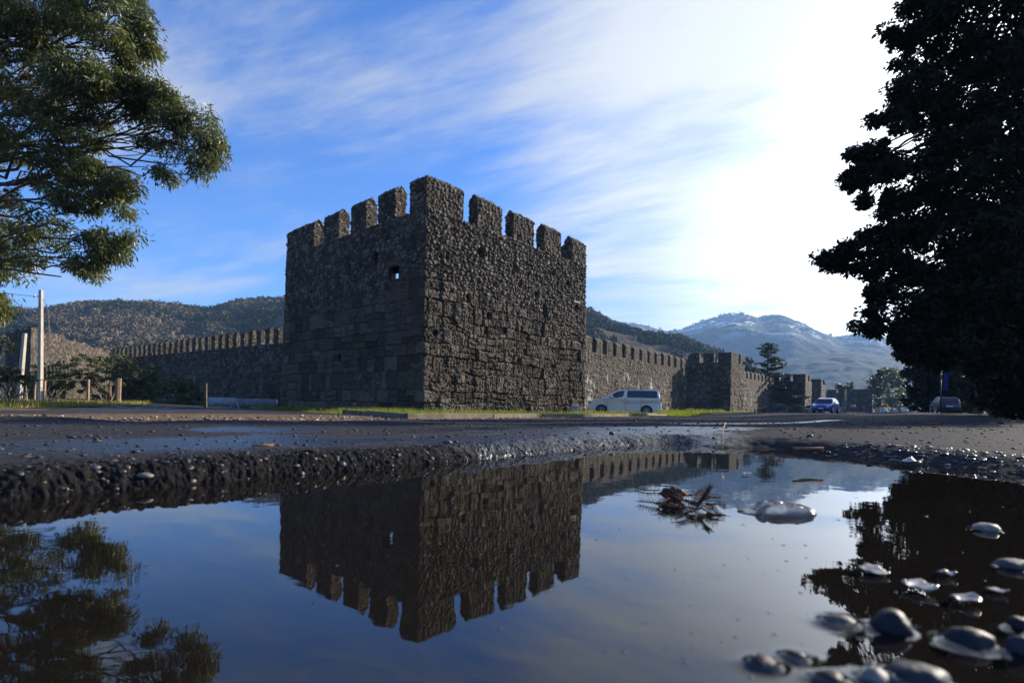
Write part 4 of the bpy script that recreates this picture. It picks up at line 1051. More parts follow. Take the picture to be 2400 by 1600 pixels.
# ------------------------------------------------------------------ poles, posts, fence at the left
m_conc = varied('concrete', [(0.3, (0.30, 0.26, 0.22)), (0.7, (0.42, 0.37, 0.31))], 2, 0.9, 0.2, 12, 0.01)
m_wood = varied('weathered wood', [(0.3, (0.16, 0.10, 0.06)), (0.7, (0.32, 0.22, 0.14))], 6, 0.85, 0.2, 18, 0.01)
m_rust = varied('rusty iron', [(0.3, (0.09, 0.045, 0.025)), (0.7, (0.20, 0.10, 0.06))], 9, 0.8, 0.3, 20, 0.01)
m_wire, _, _ = mat('wire', (0.05, 0.05, 0.05), 0.5, 0.5)
m_tin = varied('sheet metal', [(0.3, (0.20, 0.21, 0.23)), (0.7, (0.34, 0.35, 0.37))], 2, 0.5, 0.5, 5, 0.01)
m_white, _, _ = mat('white paint', (0.75, 0.75, 0.74), 0.5, 0.4)
m_blackp, _, _ = mat('black plastic', (0.02, 0.02, 0.022), 0.5, 0.4)
def ground_at(px, Y): q = P(px, 940, Y); q.z = gz(q.x, q.y); return q
def post(name, px0, py0, px1, Y, r0, r1, mt, label, cat='post', group=None, square=True, sub=None, pxb=None):
    a = ground_at(px1, Y); top = P(px0, py0, Y); t = thing(name, a, 0, label, cat, group)
    mb = MB(); mb.tube([a - Vector((0, 0, .2)), a.lerp(top, .5), top], [r0, (r0 + r1) / 2, r1], 4 if square else 10)
    rel(mb.build('shaft', mt, t, False), t); return t, a, top
pt, pa, ptop = post('utility_pole', 96, 680, 94, 31, 0.15, 0.105, m_conc, 'tall tapering concrete utility pole by the wire fence', 'pole')
rel(MB().tube([ptop + Vector((0, 0, -.35)), ptop + Vector((-.35, 0, -.35))], 0.025).build('bracket', m_rust, pt), pt)
rel(MB().tube([ptop + Vector((-.35, 0, -.42)), ptop + Vector((-.35, 0, -.28))], 0.05).build('insulator', m_white, pt, True), pt)
cb = MB(); cpts = [P(100 + 3 * math.sin(k * .9) + (18 * math.sin(k / 12 * math.pi)), 700 + k * 12, 30.8) for k in range(11)]
cb.tube(cpts, 0.012, 4); rel(cb.build('loose_cable', m_wire, pt), pt)
w1 = MB().tube([ptop + Vector((-.35, 0, -.35)), ptop + Vector((-3, 0, -.15)), ptop + Vector((-7, 0, .35))], 0.014, 5).build('overhead_wire', m_wire); tag(w1, 'thin overhead wire running left from the pole top', 'wire')
post('leaning_post', 58, 781, 44, 33, 0.15, 0.12, m_conc, 'shorter leaning concrete post left of the utility pole', 'post')
g = 'wire fence posts beside the pole'
post('fence_post', 105, 892, 103, 30.5, 0.075, 0.07, m_wood, 'fence post close against the right side of the pole', 'post', g)
post('fence_post', 207, 889, 206, 32, 0.085, 0.08, m_wood, 'stout fence post between the pole and the little gate', 'post', g)
post('fence_post', 83, 894, 80, 31.5, 0.06, 0.05, m_wood, 'thin fence post just left of the pole', 'post', g)
post('fence_post', 60, 899, 64, 32, 0.04, 0.035, m_wood, 'thinnest stake among the twisted stems', 'post', g)
fr = MB().tube([P(-80, 884, 31.5), P(0, 887, 31.3), P(104, 890, 30.6), P(206, 891, 31.9)], 0.022, 5).build('fence_rail', m_rust); tag(fr, 'thin rusty rail strung between the fence posts', 'rail')
# little gate
ga = ground_at(268, 32); gt = thing('wooden_gate', ga, 0, 'narrow wooden gate with a stout sunlit post and barred top', 'gate')
for (x0, x1, y0, y1, r_, nm) in ((279, 277, 886, 943, .13, 'post'), (258, 258, 893, 943, .06, 'post')):
    a = P(x1, y1, 32); b_ = P(x0, y0, 32); rel(MB().tube([a, b_], r_, 6).build(nm, m_wood, gt), gt)
bars = MB()
for y_ in (895, 903): bars.tube([P(258, y_, 32), P(277, y_, 32)], 0.03, 4)
for k in range(5): bars.tube([P(260 + k * 4, 895, 32), P(260 + k * 4, 903, 32)], 0.018, 4)
bars.tube([P(260, 938, 32), P(274, 905, 32)], 0.05, 4)
rel(bars.build('barred_panel', m_wood, gt), gt)
post('fence_post', 482, 898, 482, 33, 0.11, 0.09, m_bark, 'single dark post at the left end of the sheet metal barrier', 'post')
# sheet metal barrier: corrugated
xa, xb = 489, 651; bt = ground_at(xa, 33); tb = thing('sheet_barrier', bt, 0, 'low grey corrugated sheet barrier at the foot of the left wall', 'barrier')
def corr(pa_, pb_, z0, z1, nm, lean=0.0):
    n = 90; vs = []; d = (pb_ - pa_); nrm_ = Vector((d.y, -d.x, 0)).normalized()
    for k in range(n + 1):
        c = pa_.lerp(pb_, k / n) + nrm_ * 0.04 * math.sin(k * 1.1); vs += [(c.x, c.y, z0), (c.x + nrm_.x * lean, c.y + nrm_.y * lean, z1)]
    fs = [(2 * k, 2 * k + 2, 2 * k + 3, 2 * k + 1) for k in range(n)]
    o = mesh(nm, vs, fs, m_tin, tb, True); s_ = o.modifiers.new('s', 'SOLIDIFY'); s_.thickness = 0.01; rel(o, tb)
a1, a2, a3 = P(489, 940, 33), P(552, 940, 31.5), P(651, 940, 32.5)
zt = P(552, 932.5, 31.5).z; zb = P(552, 957, 31.5).z
corr(a1, a2, zb + .05, zt + .02, 'sheet'); corr(a2, a3, zb, zt - .02, 'sheet')
rel(MB().tube([P(538, 958, 31.1), P(552, 934, 31.4), P(560, 956, 31.2)], 0.04, 4).build('prop', m_tin, tb), tb)
# bare stems by the fence
def stems(px, py, Y, h, n, label, seed):
    a = P(px, py, Y); a.z = gz(a.x, a.y); t = thing('bare_bush', a, 0, label, 'bush'); rr = random.Random(seed); mb = MB()
    for k in range(n):
        b_ = a + Vector((rr.uniform(-h, h), rr.uniform(-.3, .3), h * rr.uniform(.4, 1))); pts = limb(mb, a + Vector((rr.uniform(-.15, .15), 0, 0)), b_, 0.035, 0.012, 5, .18, seed + k)
        limb(mb, pts[3], pts[3] + Vector((rr.uniform(-.5, .5), 0, rr.uniform(.1, .4))), .015, .006, 3, .1, seed * 3 + k)
    rel(mb.build('stem', m_twig, t, True), t)
stems(120, 935, 30, 0.9, 9, 'pale leafless bush right of the pole foot', 3); stems(20, 930, 27, 1.2, 8, 'twisted grey stems at the left edge', 8); stems(62, 935, 31, 0.8, 6, 'few leafless shoots between the two concrete posts', 12); stems(248, 938, 33, .7, 6, 'leafless shoots left of the little gate', 14)

# pale lamp box at the wall foot
lb0 = P(1345, 962, 27.0); lb0.z = gz(lb0.x, lb0.y); lt = thing('floodlight_box', lb0, 0, 'grey weathered box floodlight leaning at the tower foot near the van', 'box')
rel(MB().box((lb0.x, lb0.y, lb0.z + .22), (.42, .3, .36), .3, .85).build('housing', m_conc, lt, bevel=.03), lt)
rel(MB().box((lb0.x + .05, lb0.y - .05, lb0.z + .44), (.36, .28, .05), .3).build('lid', m_white, lt, bevel=.01), lt)

# ------------------------------------------------------------------ vehicles
def paint(name, col, rough=0.28):
    m, t, b = mat(name, col, rough, 0.5); b.inputs['Coat Weight'].default_value = 0.6; b.inputs['Coat Roughness'].default_value = 0.08
    return m
m_glass, _, gb = mat('dark car glass', (0.012, 0.014, 0.017), 0.05, 0.8)
m_tyre, _, _ = mat('tyre rubber', (0.018, 0.018, 0.018), 0.8, 0.3)
m_rim, _, _ = mat('alloy', (0.45, 0.46, 0.48), 0.3, 0.5, 0.9)
m_red, _, _ = mat('red lens', (0.45, 0.02, 0.015), 0.25, 0.6)
m_lens, _, _ = mat('headlight lens', (0.30, 0.26, 0.18), 0.15, 0.7)
m_amber, _, _ = mat('amber lens', (0.6, 0.2, 0.03), 0.3, 0.5)
m_plate, _, _ = mat('number plate', (0.7, 0.7, 0.68), 0.5, 0.3)
class Car:
    """x forward is -X (front at x=0), length L along +X, width along Y, z up; side windows on y=-w"""
    def __init__(s, name, label, L_, W_, H_, body, cabin, loc, rz, pm, top_in=0.16, group=None):
        s.L, s.W, s.H = L_, W_, H_; s.belt = cabin[0][1]; s.top_in = top_in; s.rz = rz; s.loc = Vector(loc)
        s.t = thing(name, loc, rz, label, name.split('_')[-1] if name != 'white_van' else 'van', group)
        m_ = MB(); s.loft(m_, body, lambda x, z: W_ / 2 - 0.05 * max(0, (0.45 - z)) - 0.10 * max(0, 0.5 - x) ** 2 * 2 - 0.10 * max(0, x - (L_ - 0.5)) ** 2 * 2)
        o = m_.build('body', pm, s.t, True, bevel=0.035); s.auto(o)
        m_ = MB(); s.loft(m_, cabin, s.wz); o = m_.build('roof', pm, s.t, True, bevel=0.04); s.auto(o)
    def auto(s, o):
        o.data.polygons.foreach_set('use_smooth', np.zeros(len(o.data.polygons), dtype=bool))
    def wz(s, x, z): return s.W / 2 - 0.025 - s.top_in * max(0, (z - s.belt)) / (s.H - s.belt)
    def loft(s, m_, prof, wf):
        n = len(prof); vs = [(x, -wf(x, z), z) for x, z in prof] + [(x, wf(x, z), z) for x, z in prof]
        fs = [(i, (i + 1) % n, n + (i + 1) % n, n + i) for i in range(n)] + [tuple(range(n))[::-1], tuple(range(n, 2 * n))]
        m_.add(vs, fs)
    def side(s, nm, prof, mt, out=0.012, both=True, parent=None, wf=None):
        wf = wf or s.wz
        for sg in ((-1, 1) if both else (-1,)):
            m_ = MB()
            vs = [(x, sg * (wf(x, z) + out), z) for x, z in prof]; vs2 = [(x, sg * (wf(x, z) - 0.02), z) for x, z in prof]; n = len(prof)
            f1 = tuple(range(n)) if sg > 0 else tuple(range(n))[::-1]
            m_.add(vs + vs2, [f1] + [(i, (i + 1) % n, n + (i + 1) % n, n + i) for i in range(n)])
            o = m_.build(nm, mt, parent or s.t)
        return o
    def slant(s, nm, p0, p1, mt, inset=0.06, out=0.014):
        (x0, z0), (x1, z1) = p0, p1; w0, w1 = s.wz(x0, z0) - inset, s.wz(x1, z1) - inset
        nx, nz = -(z1 - z0), (x1 - x0); l_ = math.hypot(nx, nz); nx /= l_; nz /= l_
        if nz < 0: nx, nz = -nx, -nz
        v = [(x0 + nx * out, -w0, z0 + nz * out), (x0 + nx * out, w0, z0 + nz * out), (x1 + nx * out, w1, z1 + nz * out), (x1 + nx * out, -w1, z1 + nz * out)]
        v2_ = [(a - nx * .03, b_, c - nz * .03) for a, b_, c in v]
        return MB().add(v + v2_, [(0, 1, 2, 3), (7, 6, 5, 4), (0, 4, 5, 1), (1, 5, 6, 2), (2, 6, 7, 3), (3, 7, 4, 0)]).build(nm, mt, s.t)
    def wheels(s, xs, r, spokes=6, wd=0.2):
        for x in xs:
            for sg in (-1, 1):
                y = sg * (s.W / 2 - wd / 2 + 0.012)
                ar = MB(); ar.tube([(x, sg * (s.W / 2 - 0.05), r), (x, sg * (s.W / 2 + 0.004), r)], r * 1.17, 28); o = ar.build('wheel_arch', m_blackp, s.t)
                w_ = MB(); w_.tube([(x, y - wd / 2, r), (x, y - wd / 2 + .02, r), (x, y + wd / 2 - .02, r), (x, y + wd / 2, r)], [r * .93, r, r, r * .93], 28); wo_ = w_.build('wheel', m_tyre, s.t, True)
                rm = MB(); yo = y + sg * (wd / 2 + .004)
                rm.tube([(x, yo - sg * .02, r), (x, yo + sg * .004, r)], r * .20, 14)
                ring = [(x + math.cos(a) * r * .62, yo, r + math.sin(a) * r * .62) for a in [2 * math.pi * k / 24 for k in range(25)]]; rm.tube(ring, r * .045, 5)
                for k in range(spokes):
                    a = 2 * math.pi * k / spokes; rm.tube([(x + math.cos(a) * r * .15, yo, r + math.sin(a) * r * .15), (x + math.cos(a) * r * .60, yo, r + math.sin(a) * r * .60)], [r * .07, r * .09], 5)
                rm.build('rim', m_rim, wo_)
    def bx(s, nm, c, d, mt, bevel=0.015, parent=None): return MB().box(c, d).build(nm, mt, parent or s.t, bevel=bevel)

pw = paint('pearl white paint', (0.80, 0.79, 0.76))
m_seam, _, _ = mat('panel seam', (0.08, 0.08, 0.08), 0.7, 0.2)
# van: front to the left
YV = 41.0
vf = P(1381, 969, YV); vr = P(1550, 971, 39.6); Lv = (vr - vf).xy.length; sc_v = Lv / 4.8
hv = sc_v * 1.0
vloc = Vector((vf.x, vf.y, gz(vf.x, vf.y) + 0.03)); vrz = math.atan2(vr.y - vf.y, vr.x - vf.x)
body = [(0.03, .32), (0.0, .45), (0.02, .72), (.10, .90), (.30, 1.03), (.80, 1.13), (1.25, 1.20), (4.66, 1.20), (4.78, 1.0), (4.80, .45), (4.72, .28), (.20, .24)]
cab = [(.95, 1.16), (1.62, 1.60), (1.95, 1.76), (2.5, 1.84), (4.45, 1.84), (4.60, 1.78), (4.72, 1.16)]
van = Car('white_van', 'white passenger van with dark windows parked by the streaked wall', 4.8, 1.75, 1.86, body, cab, vloc, vrz, pw, 0.15)
van.t.name = 'parked_van'; van.t['category'] = 'van'
van.side('front_side_window', [(1.38, 1.22), (1.72, 1.52), (1.98, 1.68), (2.42, 1.74), (2.32, 1.30), (1.98, 1.22)], m_glass)
van.side('rear_side_window', [(2.58, 1.24), (2.60, 1.75), (4.42, 1.74), (4.50, 1.68), (4.56, 1.24)], m_glass)
van.side('roof_gutter', [(1.9, 1.80), (2.5, 1.86), (4.5, 1.86), (4.5, 1.84), (2.5, 1.835)], m_seam, 0.004)
van.slant('windscreen', (1.02, 1.21), (1.62, 1.60), m_glass, .06, .02); van.slant('windscreen_top', (1.62, 1.60), (1.90, 1.735), m_glass, .06, .02); van.bx('rear_window', (4.70, 0, 1.48), (.04, 1.3, .42), m_glass)
van.wheels([0.92, 3.86], 0.335, 6)
bw = lambda x, z: 1.75 / 2
for x_ in (1.28, 2.50, 3.50): van.side('door_seam', [(x_, .34), (x_, 1.22), (x_ + .014, 1.22), (x_ + .014, .34)], m_seam, 0.005, wf=bw)
van.side('door_seam', [(3.50, 1.0), (3.50, 1.012), (4.6, 1.012), (4.6, 1.0)], m_seam, 0.005, wf=bw); van.side('door_seam', [(2.6, .905), (2.6, .915), (4.7, .915), (4.7, .905)], m_seam, 0.004, wf=bw)
for sg in (-1, 1):
    van.bx('headlight', (.17, sg * .70, .86), (.34, .30, .20), m_lens, .04); van.bx('tail_light', (4.77, sg * .79, 1.12), (.06, .12, .36), m_red, .01)
    van.bx('wing_mirror', (1.62, sg * .98, 1.27), (.20, .16, .18), pw, .04); van.bx('fog_light', (.06, sg * .58, .42), (.10, .26, .10), m_blackp, .02)
    van.bx('side_indicator', (1.10, sg * .878, 1.02), (.08, .02, .035), m_amber, .005); van.bx('door_handle', (2.32, sg * .885, 1.0), (.17, .03, .035), m_rim, .01); van.bx('door_handle', (2.66, sg * .885, 1.0), (.14, .03, .07), m_rim, .01)
van.bx('grille', (.05, 0, .80), (.12, 1.0, .16), m_rim, .02); van.bx('bumper_intake', (.03, 0, .42), (.08, .8, .14), m_blackp, .02); van.bx('rear_wiper_spoiler', (4.66, 0, 1.80), (.18, 1.35, .05), pw, .02)
van.t.scale = (sc_v, 1.0, 1.0)

def generic(name, label, L_, W_, H_, front_loc, rz, pm, hatch=True, group=None, seed=0, plate=True):
    s = L_ / 4.2; h = H_ / 1.45
    body = [(0.02, .25 * h), (0.0, .45 * h), (.06, .66 * h), (.20 * s, .76 * h), (1.05 * s, .90 * h), (L_ - .35, .93 * h), (L_ - .05, .86 * h), (L_, .50 * h), (L_ - .06, .24 * h), (.2, .20 * h)]
    if hatch: cab = [(.85 * s, .86 * h), (1.65 * s, 1.36 * h), (2.1 * s, 1.45 * h), (3.2 * s, 1.43 * h), (L_ - .35, 1.30 * h), (L_ - .06, .88 * h)]
    else: cab = [(1.15 * s, .86 * h), (1.80 * s, 1.36 * h), (2.2 * s, 1.44 * h), (2.9 * s, 1.42 * h), (3.55 * s, .90 * h)]
    c = Car(name, label, L_, W_, H_, body, cab, front_loc, rz, pm, 0.22, group); c.t['category'] = 'car'
    e = L_ - .45 if hatch else 3.3 * s
    c.side('front_side_window', [((1.25 if hatch else 1.45) * s, .93 * h), (1.72 * s, 1.32 * h), (2.25 * s, 1.38 * h), (2.25 * s, .95 * h)], m_glass)
    c.side('rear_side_window', [(2.32 * s, .95 * h), (2.32 * s, 1.38 * h), ((3.2 if hatch else 2.85) * s, 1.35 * h), (e, (1.0 if hatch else .98) * h)], m_glass)
    def on(i, j, t): return (cab[i][0] + (cab[j][0] - cab[i][0]) * t, cab[i][1] + (cab[j][1] - cab[i][1]) * t)
    c.slant('windscreen', on(0, 1, .13), on(0, 1, .97), m_glass, .08, .02)
    c.slant('rear_window', on(-1, -2, .12), on(-1, -2, .92), m_glass, .10, .02)
    c.wheels([.80 * s, L_ - .78 * s], .30 * h, 5)
    for sg in (-1, 1):
        c.bx('headlight', (.17, sg * (W_ / 2 - .28), .64 * h), (.30, .36, .17), m_lens if name != 'hatchback' else m_rim, .05); c.bx('tail_light', (L_ - .06, sg * (W_ / 2 - .16), .74 * h), (.14, .22, .22), m_red, .02)
        c.bx('wing_mirror', (1.35 * s, sg * (W_ / 2 + .06), .97 * h), (.12, .18, .14), pm, .03)
    c.bx('grille', (.04, 0, .52 * h), (.10, .8, .10), m_blackp, .02); c.bx('bumper_intake', (.02, 0, .33 * h), (.08, 1.1, .14), m_blackp, .02)
    if plate: c.bx('number_plate', (-.005, 0, .42 * h), (.03, .5, .11), m_plate, .004); c.bx('number_plate', (L_ + .005, 0, .58 * h), (.03, .5, .11), m_plate, .004)
    return c
def at_ground(px, Y, dz=0.02): q = P(px, 950, Y); q.z = gz(q.x, q.y) + dz; return q
pb = paint('royal blue paint', (0.03, 0.07, 0.36)); pk = paint('black paint', (0.05, 0.055, 0.065)); ps = paint('silver grey paint', (0.22, 0.24, 0.27)); pd = paint('dark blue paint', (0.022, 0.03, 0.075))
q = at_ground(1924, 56); d = math.atan2(57, q.x)
# hatchback faces the lens: its own +X axis points away from us
generic('hatchback', 'bright blue hatchback driving towards us on the road', 4.0, 1.80, 1.56, q, R(48), pb)
o_q = at_ground(1781, 88); generic('black_car', 'low black saloon parked by the far tower', 4.8, 1.75, 1.38, o_q, R(-3), pk, False)
o_q = at_ground(1878, 92); generic('grey_car', 'silver grey car half hidden behind the blue hatchback', 4.2, 1.7, 1.4, o_q, R(10), ps)
o_q = at_ground(2190, 51); c_ = generic('dark_estate_car', 'dark blue estate car parked under the trees on the right', 4.3, 1.72, 1.52, o_q, R(62), pd)
# move it so that we see its tail
c_.t.rotation_euler = (0, 0, R(62 + 180)); c_.t.location = (o_q.x + 3.6, o_q.y + 4.0, o_q.z)
# far traffic
g = 'distant cars on the far road'
pws = paint('white car paint', (0.6, 0.6, 0.6))
far = [(2072, 150, 'white car just right of the white kiosk, nearest of the far traffic', pws), (2098, 210, 'small silver car leading the line of far traffic', ps), (2108, 240, 'white car in the middle of the far line, left of the gateway', pws), (2122, 170, 'pale car in front of the columned gateway', pws), (2136, 200, 'white car right of the columned gateway', pws), (2116, 290, 'farthest pale car, a dot on the road', ps)]
for (px, Y, lab, pm) in far:
    generic('distant_car', lab, 4.2, 1.7, 1.45, at_ground(px, Y), R(60), pm, True, g)
# rubble heap between the cars
hp = at_ground(1868, 84); hm = MB(); rr = random.Random(2)
m_rub = varied('dark rubble', [(0.3, (0.05, 0.045, 0.04)), (0.7, (0.16, 0.14, 0.13))], 3, 0.9, .2, 10, .02)
for k in range(420):
    u = rr.gauss(0, .42); v = rr.gauss(0, .5); x = hp.x + u * 2.2; z = hp.z + max(0, rr.random() * 1.3 * math.exp(-(u / .7) ** 2)); s_ = rr.uniform(.08, .24)
    hm.box((x, hp.y + v, z), (s_ * 1.3, s_, s_ * .8), rr.uniform(0, 3), rr.uniform(.5, .9))
o = hm.build('rubble', m_rub); tag(o, kind='stuff')

# ------------------------------------------------------------------ far street things
m_sign, _, _ = mat('faded blue sign', (0.10, 0.12, 0.17), 0.8, 0.3)
m_yell = varied('yellowish post', [(0.3, (0.22, 0.17, 0.10)), (0.7, (0.33, 0.27, 0.17))], 3)
def pole_sign(px, Y, pyt, r_, mt, label, board=None, name='sign_post'):
    a = at_ground(px, Y, 0); top = P(px, pyt, Y); t = thing(name, a, 0, label, 'sign post' if board else 'post')
    rel(MB().tube([a, top], r_, 8).build('pole', mt, t, True), t)
    if board:
        (dx, dy, w_, h_, mm) = board; c = P(px + dx, pyt + dy, Y - r_ - .03); rel(MB().box(tuple(c), (w_, .04, h_)).build('board', mm, t), t)
    return t
pole_sign(1981, 100, 913, 0.16, m_yell, 'tall ochre post standing before the last wall', (-3, 32, 0.7, 0.9, m_sign))
pole_sign(2025, 110, 950, 0.05, m_rim, 'thin road sign post right of the walking person', (0, 3, 0.65, 0.7, m_sign))
pole_sign(2205, 50, 868, 0.06, m_blackp, 'dark lamp pole with a long blue banner under the right trees', None, 'banner_pole')
bn = MB().box(tuple(P(2217, 893, 49.8)), (0.42, 0.03, 1.7)).build('banner', mat('banner cloth', (0.015, 0.025, 0.13), .8, .1)[0]); tag(bn, 'tall narrow blue banner hanging from the dark pole', 'banner')
def hut(px0, px1, pyt, Y, mt, label, name='kiosk'):
    a, b_ = P(px0, 955, Y), P(px1, 955, Y); z1 = P(px0, pyt, Y).z; z0 = gz(a.x, a.y) - .1; c = (a + b_) / 2; t = thing(name, (c.x, c.y, z0), 0, label, name)
    rel(MB().box((c.x, c.y, (z0 + z1) / 2), (b_.x - a.x, 2.0, z1 - z0)).build('wall', mt, t, bevel=.02), t)
    rel(MB().box((c.x, c.y, z1 + .05), (b_.x - a.x + .3, 2.3, .12)).build('roof', m_conc, t, bevel=.02), t)
    rel(MB().box((c.x, c.y - 1.01, (z0 + z1) / 2), ((b_.x - a.x) * .5, .04, (z1 - z0) * .7)).build('door', m_tin, t), t)
m_cream = varied('cream render', [(0.3, (0.42, 0.38, 0.30)), (0.7, (0.55, 0.50, 0.42))], 1)
hut(2057, 2067, 954, 140, m_white, 'small white kiosk by the yellow bush'); hut(2160, 2167, 954, 120, m_white, 'white kiosk beside the bins left of the dark blue car')
hut(1960, 1966, 955, 75, m_cream, 'pale waist high utility box just right of the blue hatchback', 'utility_box')
# columned gateway
gl = P(2119, 960, 330); gl.z = gz(gl.x, gl.y); t = thing('columned_gateway', gl, 0, 'grey gateway of four tall columns at the end of the road', 'gateway')
for k in range(4):
    c = P(2119 + k * 4.3, 955, 330); z1 = P(2119, 936, 330).z; rel(MB().tube([(c.x, c.y, gl.z), (c.x, c.y, z1)], .38, 10).build('column', m_conc, t, True), t)
c = P(2125.5, 934.5, 330); rel(MB().box(tuple(c), (5.4, 2, 1.0)).build('entablature', m_conc, t), t)
# thin pale trunks and posts beside the far right
for (px, Y, pyt, lab) in ((2156, 130, 925, 'pale slender trunk left of the white bins'), (2163, 118, 915, 'tall pale lamp post before the dark trees')):
    pole_sign(px, Y, pyt, .12, m_conc, lab, None, 'slender_post')
# person walking
def person(px, Y, rz, label):
    a = at_ground(px, Y, 0); t = thing('person', a, rz, label, 'person')
    m_skin, _, _ = mat('skin', (0.35, 0.2, 0.14), .6); m_coat, _, _ = mat('pale jacket', (0.22, 0.21, 0.21), .9, .2); m_tr, _, _ = mat('dark trousers', (0.03, 0.03, 0.04), .9, .2); m_hair, _, _ = mat('hair', (.03, .02, .015), .8)
    bm_v = [(0, 0, .92), (0, 0, 1.15), (0, 0, 1.38), (0, 0, 1.50), (0, -.01, 1.62), (0, -.01, 1.72), (-.10, 0, .86), (-.12, -.10, .48), (-.12, -.06, .08), (-.12, -.20, .04), (.10, 0, .86), (.12, .06, .48), (.12, .24, .10), (.12, .12, .03),
            (-.20, 0, 1.40), (-.26, .05, 1.12), (-.25, -.06, .88), (-.25, -.09, .79), (.20, 0, 1.40), (.26, -.06, 1.12), (.25, -.14, .88), (.25, -.17, .79)]
    ed = [(0, 1), (1, 2), (2, 3), (3, 4), (4, 5), (0, 6), (6, 7), (7, 8), (8, 9), (0, 10), (10, 11), (11, 12), (12, 13), (2, 14), (14, 15), (15, 16), (16, 17), (2, 18), (18, 19), (19, 20), (20, 21)]
    rd = [.15, .14, .16, .065, .095, .07, .10, .065, .045, .035, .10, .065, .045, .035, .07, .048, .036, .03, .07, .048, .036, .03]
    me = bpy.data.meshes.new('body'); me.from_pydata(bm_v, ed, []); o = bpy.data.objects.new('body', me); sc.collection.objects.link(o); o.parent = t
    md = o.modifiers.new('skin', 'SKIN'); 
    for i, r_ in enumerate(rd): me.skin_vertices[0].data[i].radius = (r_, r_ * .8)
    me.skin_vertices[0].data[0].use_root = True
    o.modifiers.new('sub', 'SUBSURF').levels = 1; o.modifiers['sub'].render_levels = 2
    me.materials.append(m_skin)
    MB().tube([(0, 0, .88), (0, 0, 1.1), (0, 0, 1.3), (0, 0, 1.46)], [.20, .175, .20, .12], 12).tube([(-.18, 0, 1.41), (-.27, .05, 1.12), (-.255, -.05, .90)], [.085, .065, .055], 8).tube([(.18, 0, 1.41), (.27, -.06, 1.12), (.255, -.13, .90)], [.085, .065, .055], 8).build('jacket', m_coat, t, True)
    MB().tube([(-.10, 0, .92), (-.12, -.10, .48), (-.12, -.06, .10)], [.13, .09, .07], 10).tube([(.10, 0, .92), (.12, .06, .48), (.12, .23, .12)], [.13, .09, .07], 10).build('trousers', m_tr, t, True)
    MB().tube([(0, .01, 1.64), (0, .015, 1.72), (0, .01, 1.785)], [.095, .10, .05], 10).build('hair', m_hair, t, True)
person(1996, 110, .3, 'person in a pale jacket walking along the road by the last wall')
person(2002, 111, .2, 'person in darker silhouette walking just right of the pale jacket')
# ------------------------------------------------------------------ loose stones
def ico(sub=2):
    import bmesh
    bm = bmesh.new(); bmesh.ops.create_icosphere(bm, subdivisions=sub, radius=1.0)
    v = np.array([q.co[:] for q in bm.verts]); f = np.array([[w_.index for w_ in q.verts] for q in bm.faces]); bm.free(); return v, f
I1 = ico(1); I2 = ico(2); I4 = ico(4)
def pebbles(xs, ys, zs, sizes, seed, base=I2, flat=0.45):
    r = np.random.default_rng(seed); v0, f0 = base; n = len(xs); V = []; 
    ang = r.random(n) * 6.28; sx = sizes * r.uniform(.8, 1.4, n); sy = sizes * r.uniform(.6, 1.1, n); sz = sizes * flat * r.uniform(.6, 1.2, n)
    dd = 1 + 0.7 * (vnoise((v0[None, :, :] * 1.3 + r.random((n, 1, 3)) * 90).reshape(-1, 3), 3).reshape(n, -1) - .5)
    q = v0[None, :, :] * dd[..., None] * np.stack([sx, sy, sz], 1)[:, None, :]
    ca, sa = np.cos(ang)[:, None], np.sin(ang)[:, None]
    X = q[..., 0] * ca - q[..., 1] * sa + xs[:, None]; Y = q[..., 0] * sa + q[..., 1] * ca + ys[:, None]; Z = q[..., 2] + zs[:, None]
    V = np.stack([X, Y, Z], 2).reshape(-1, 3); fc = (f0[None] + (np.arange(n) * len(v0))[:, None, None]).reshape(-1, 3)
    return V, fc, np.repeat(r.random(n), len(v0))
def pebble_mat(name, stops, rough=.6):
    m, t, b = mat(name, stops[0][1], rough, .5); at = N(t, 'ShaderNodeAttribute', attribute_name='tone')
    L(t, ramp(t, M(t, 'ADD', M(t, 'MULTIPLY', at.outputs['Fac'], .7), M(t, 'MULTIPLY', noise(t, 60, 4), .3)), stops), b.inputs['Base Color']); bump(t, b, noise(t, 250, 4), .3, .002); return m
m_pebD = pebble_mat('dark grit', [(.2, (.012, .012, .013)), (.6, (.03, .029, .028)), (.9, (.07, .062, .055))], .75)
m_pebL = pebble_mat('pale gravel', [(.2, (.07, .045, .03)), (.55, (.20, .14, .095)), (.85, (.42, .34, .26))], .85)
m_pebW = pebble_mat('wet pebble', [(.2, (.012, .013, .016)), (.55, (.028, .030, .036)), (.85, (.06, .052, .045))], .42)
r = np.random.default_rng(21)
def scatter(n, r0, r1, th0, th1, region=None, pw_=1.0):
    rr_ = np.exp(math.log(r0) + (math.log(r1) - math.log(r0)) * r.random(n) ** pw_); th = R(th0) + (R(th1) - R(th0)) * r.random(n)
    x, y = rr_ * np.sin(th), rr_ * np.cos(th); k = ~inside(x, y, poly)
    if region is not None: k &= inside(x, y, region)
    return x[k], y[k]
# grit over the road
x, y = scatter(5200, 1.2, 14, -50, 52, road_poly); z = GH(x, y); s_ = (0.0022 + 0.010 * r.random(len(x)) ** 4) * (0.5 + np.hypot(x, y) / 6)
V, fc, tn = pebbles(x, y, z + s_ * .25, s_, 1, I1); o = mesh('road_grit', V, fc, m_pebD, None, True, {'tone': tn}); tag(o, kind='stuff')
x, y = scatter(1500, 8, 50, -10, 50, road_poly); z = GH(x, y); s_ = (0.008 + 0.022 * r.random(len(x)) ** 3) * (0.6 + np.hypot(x, y) / 30)
V, fc, tn = pebbles(x, y, z + s_ * .25, s_, 2, I1); o = mesh('road_grit', V, fc, m_pebD, None, True, {'tone': tn}); tag(o, kind='stuff')
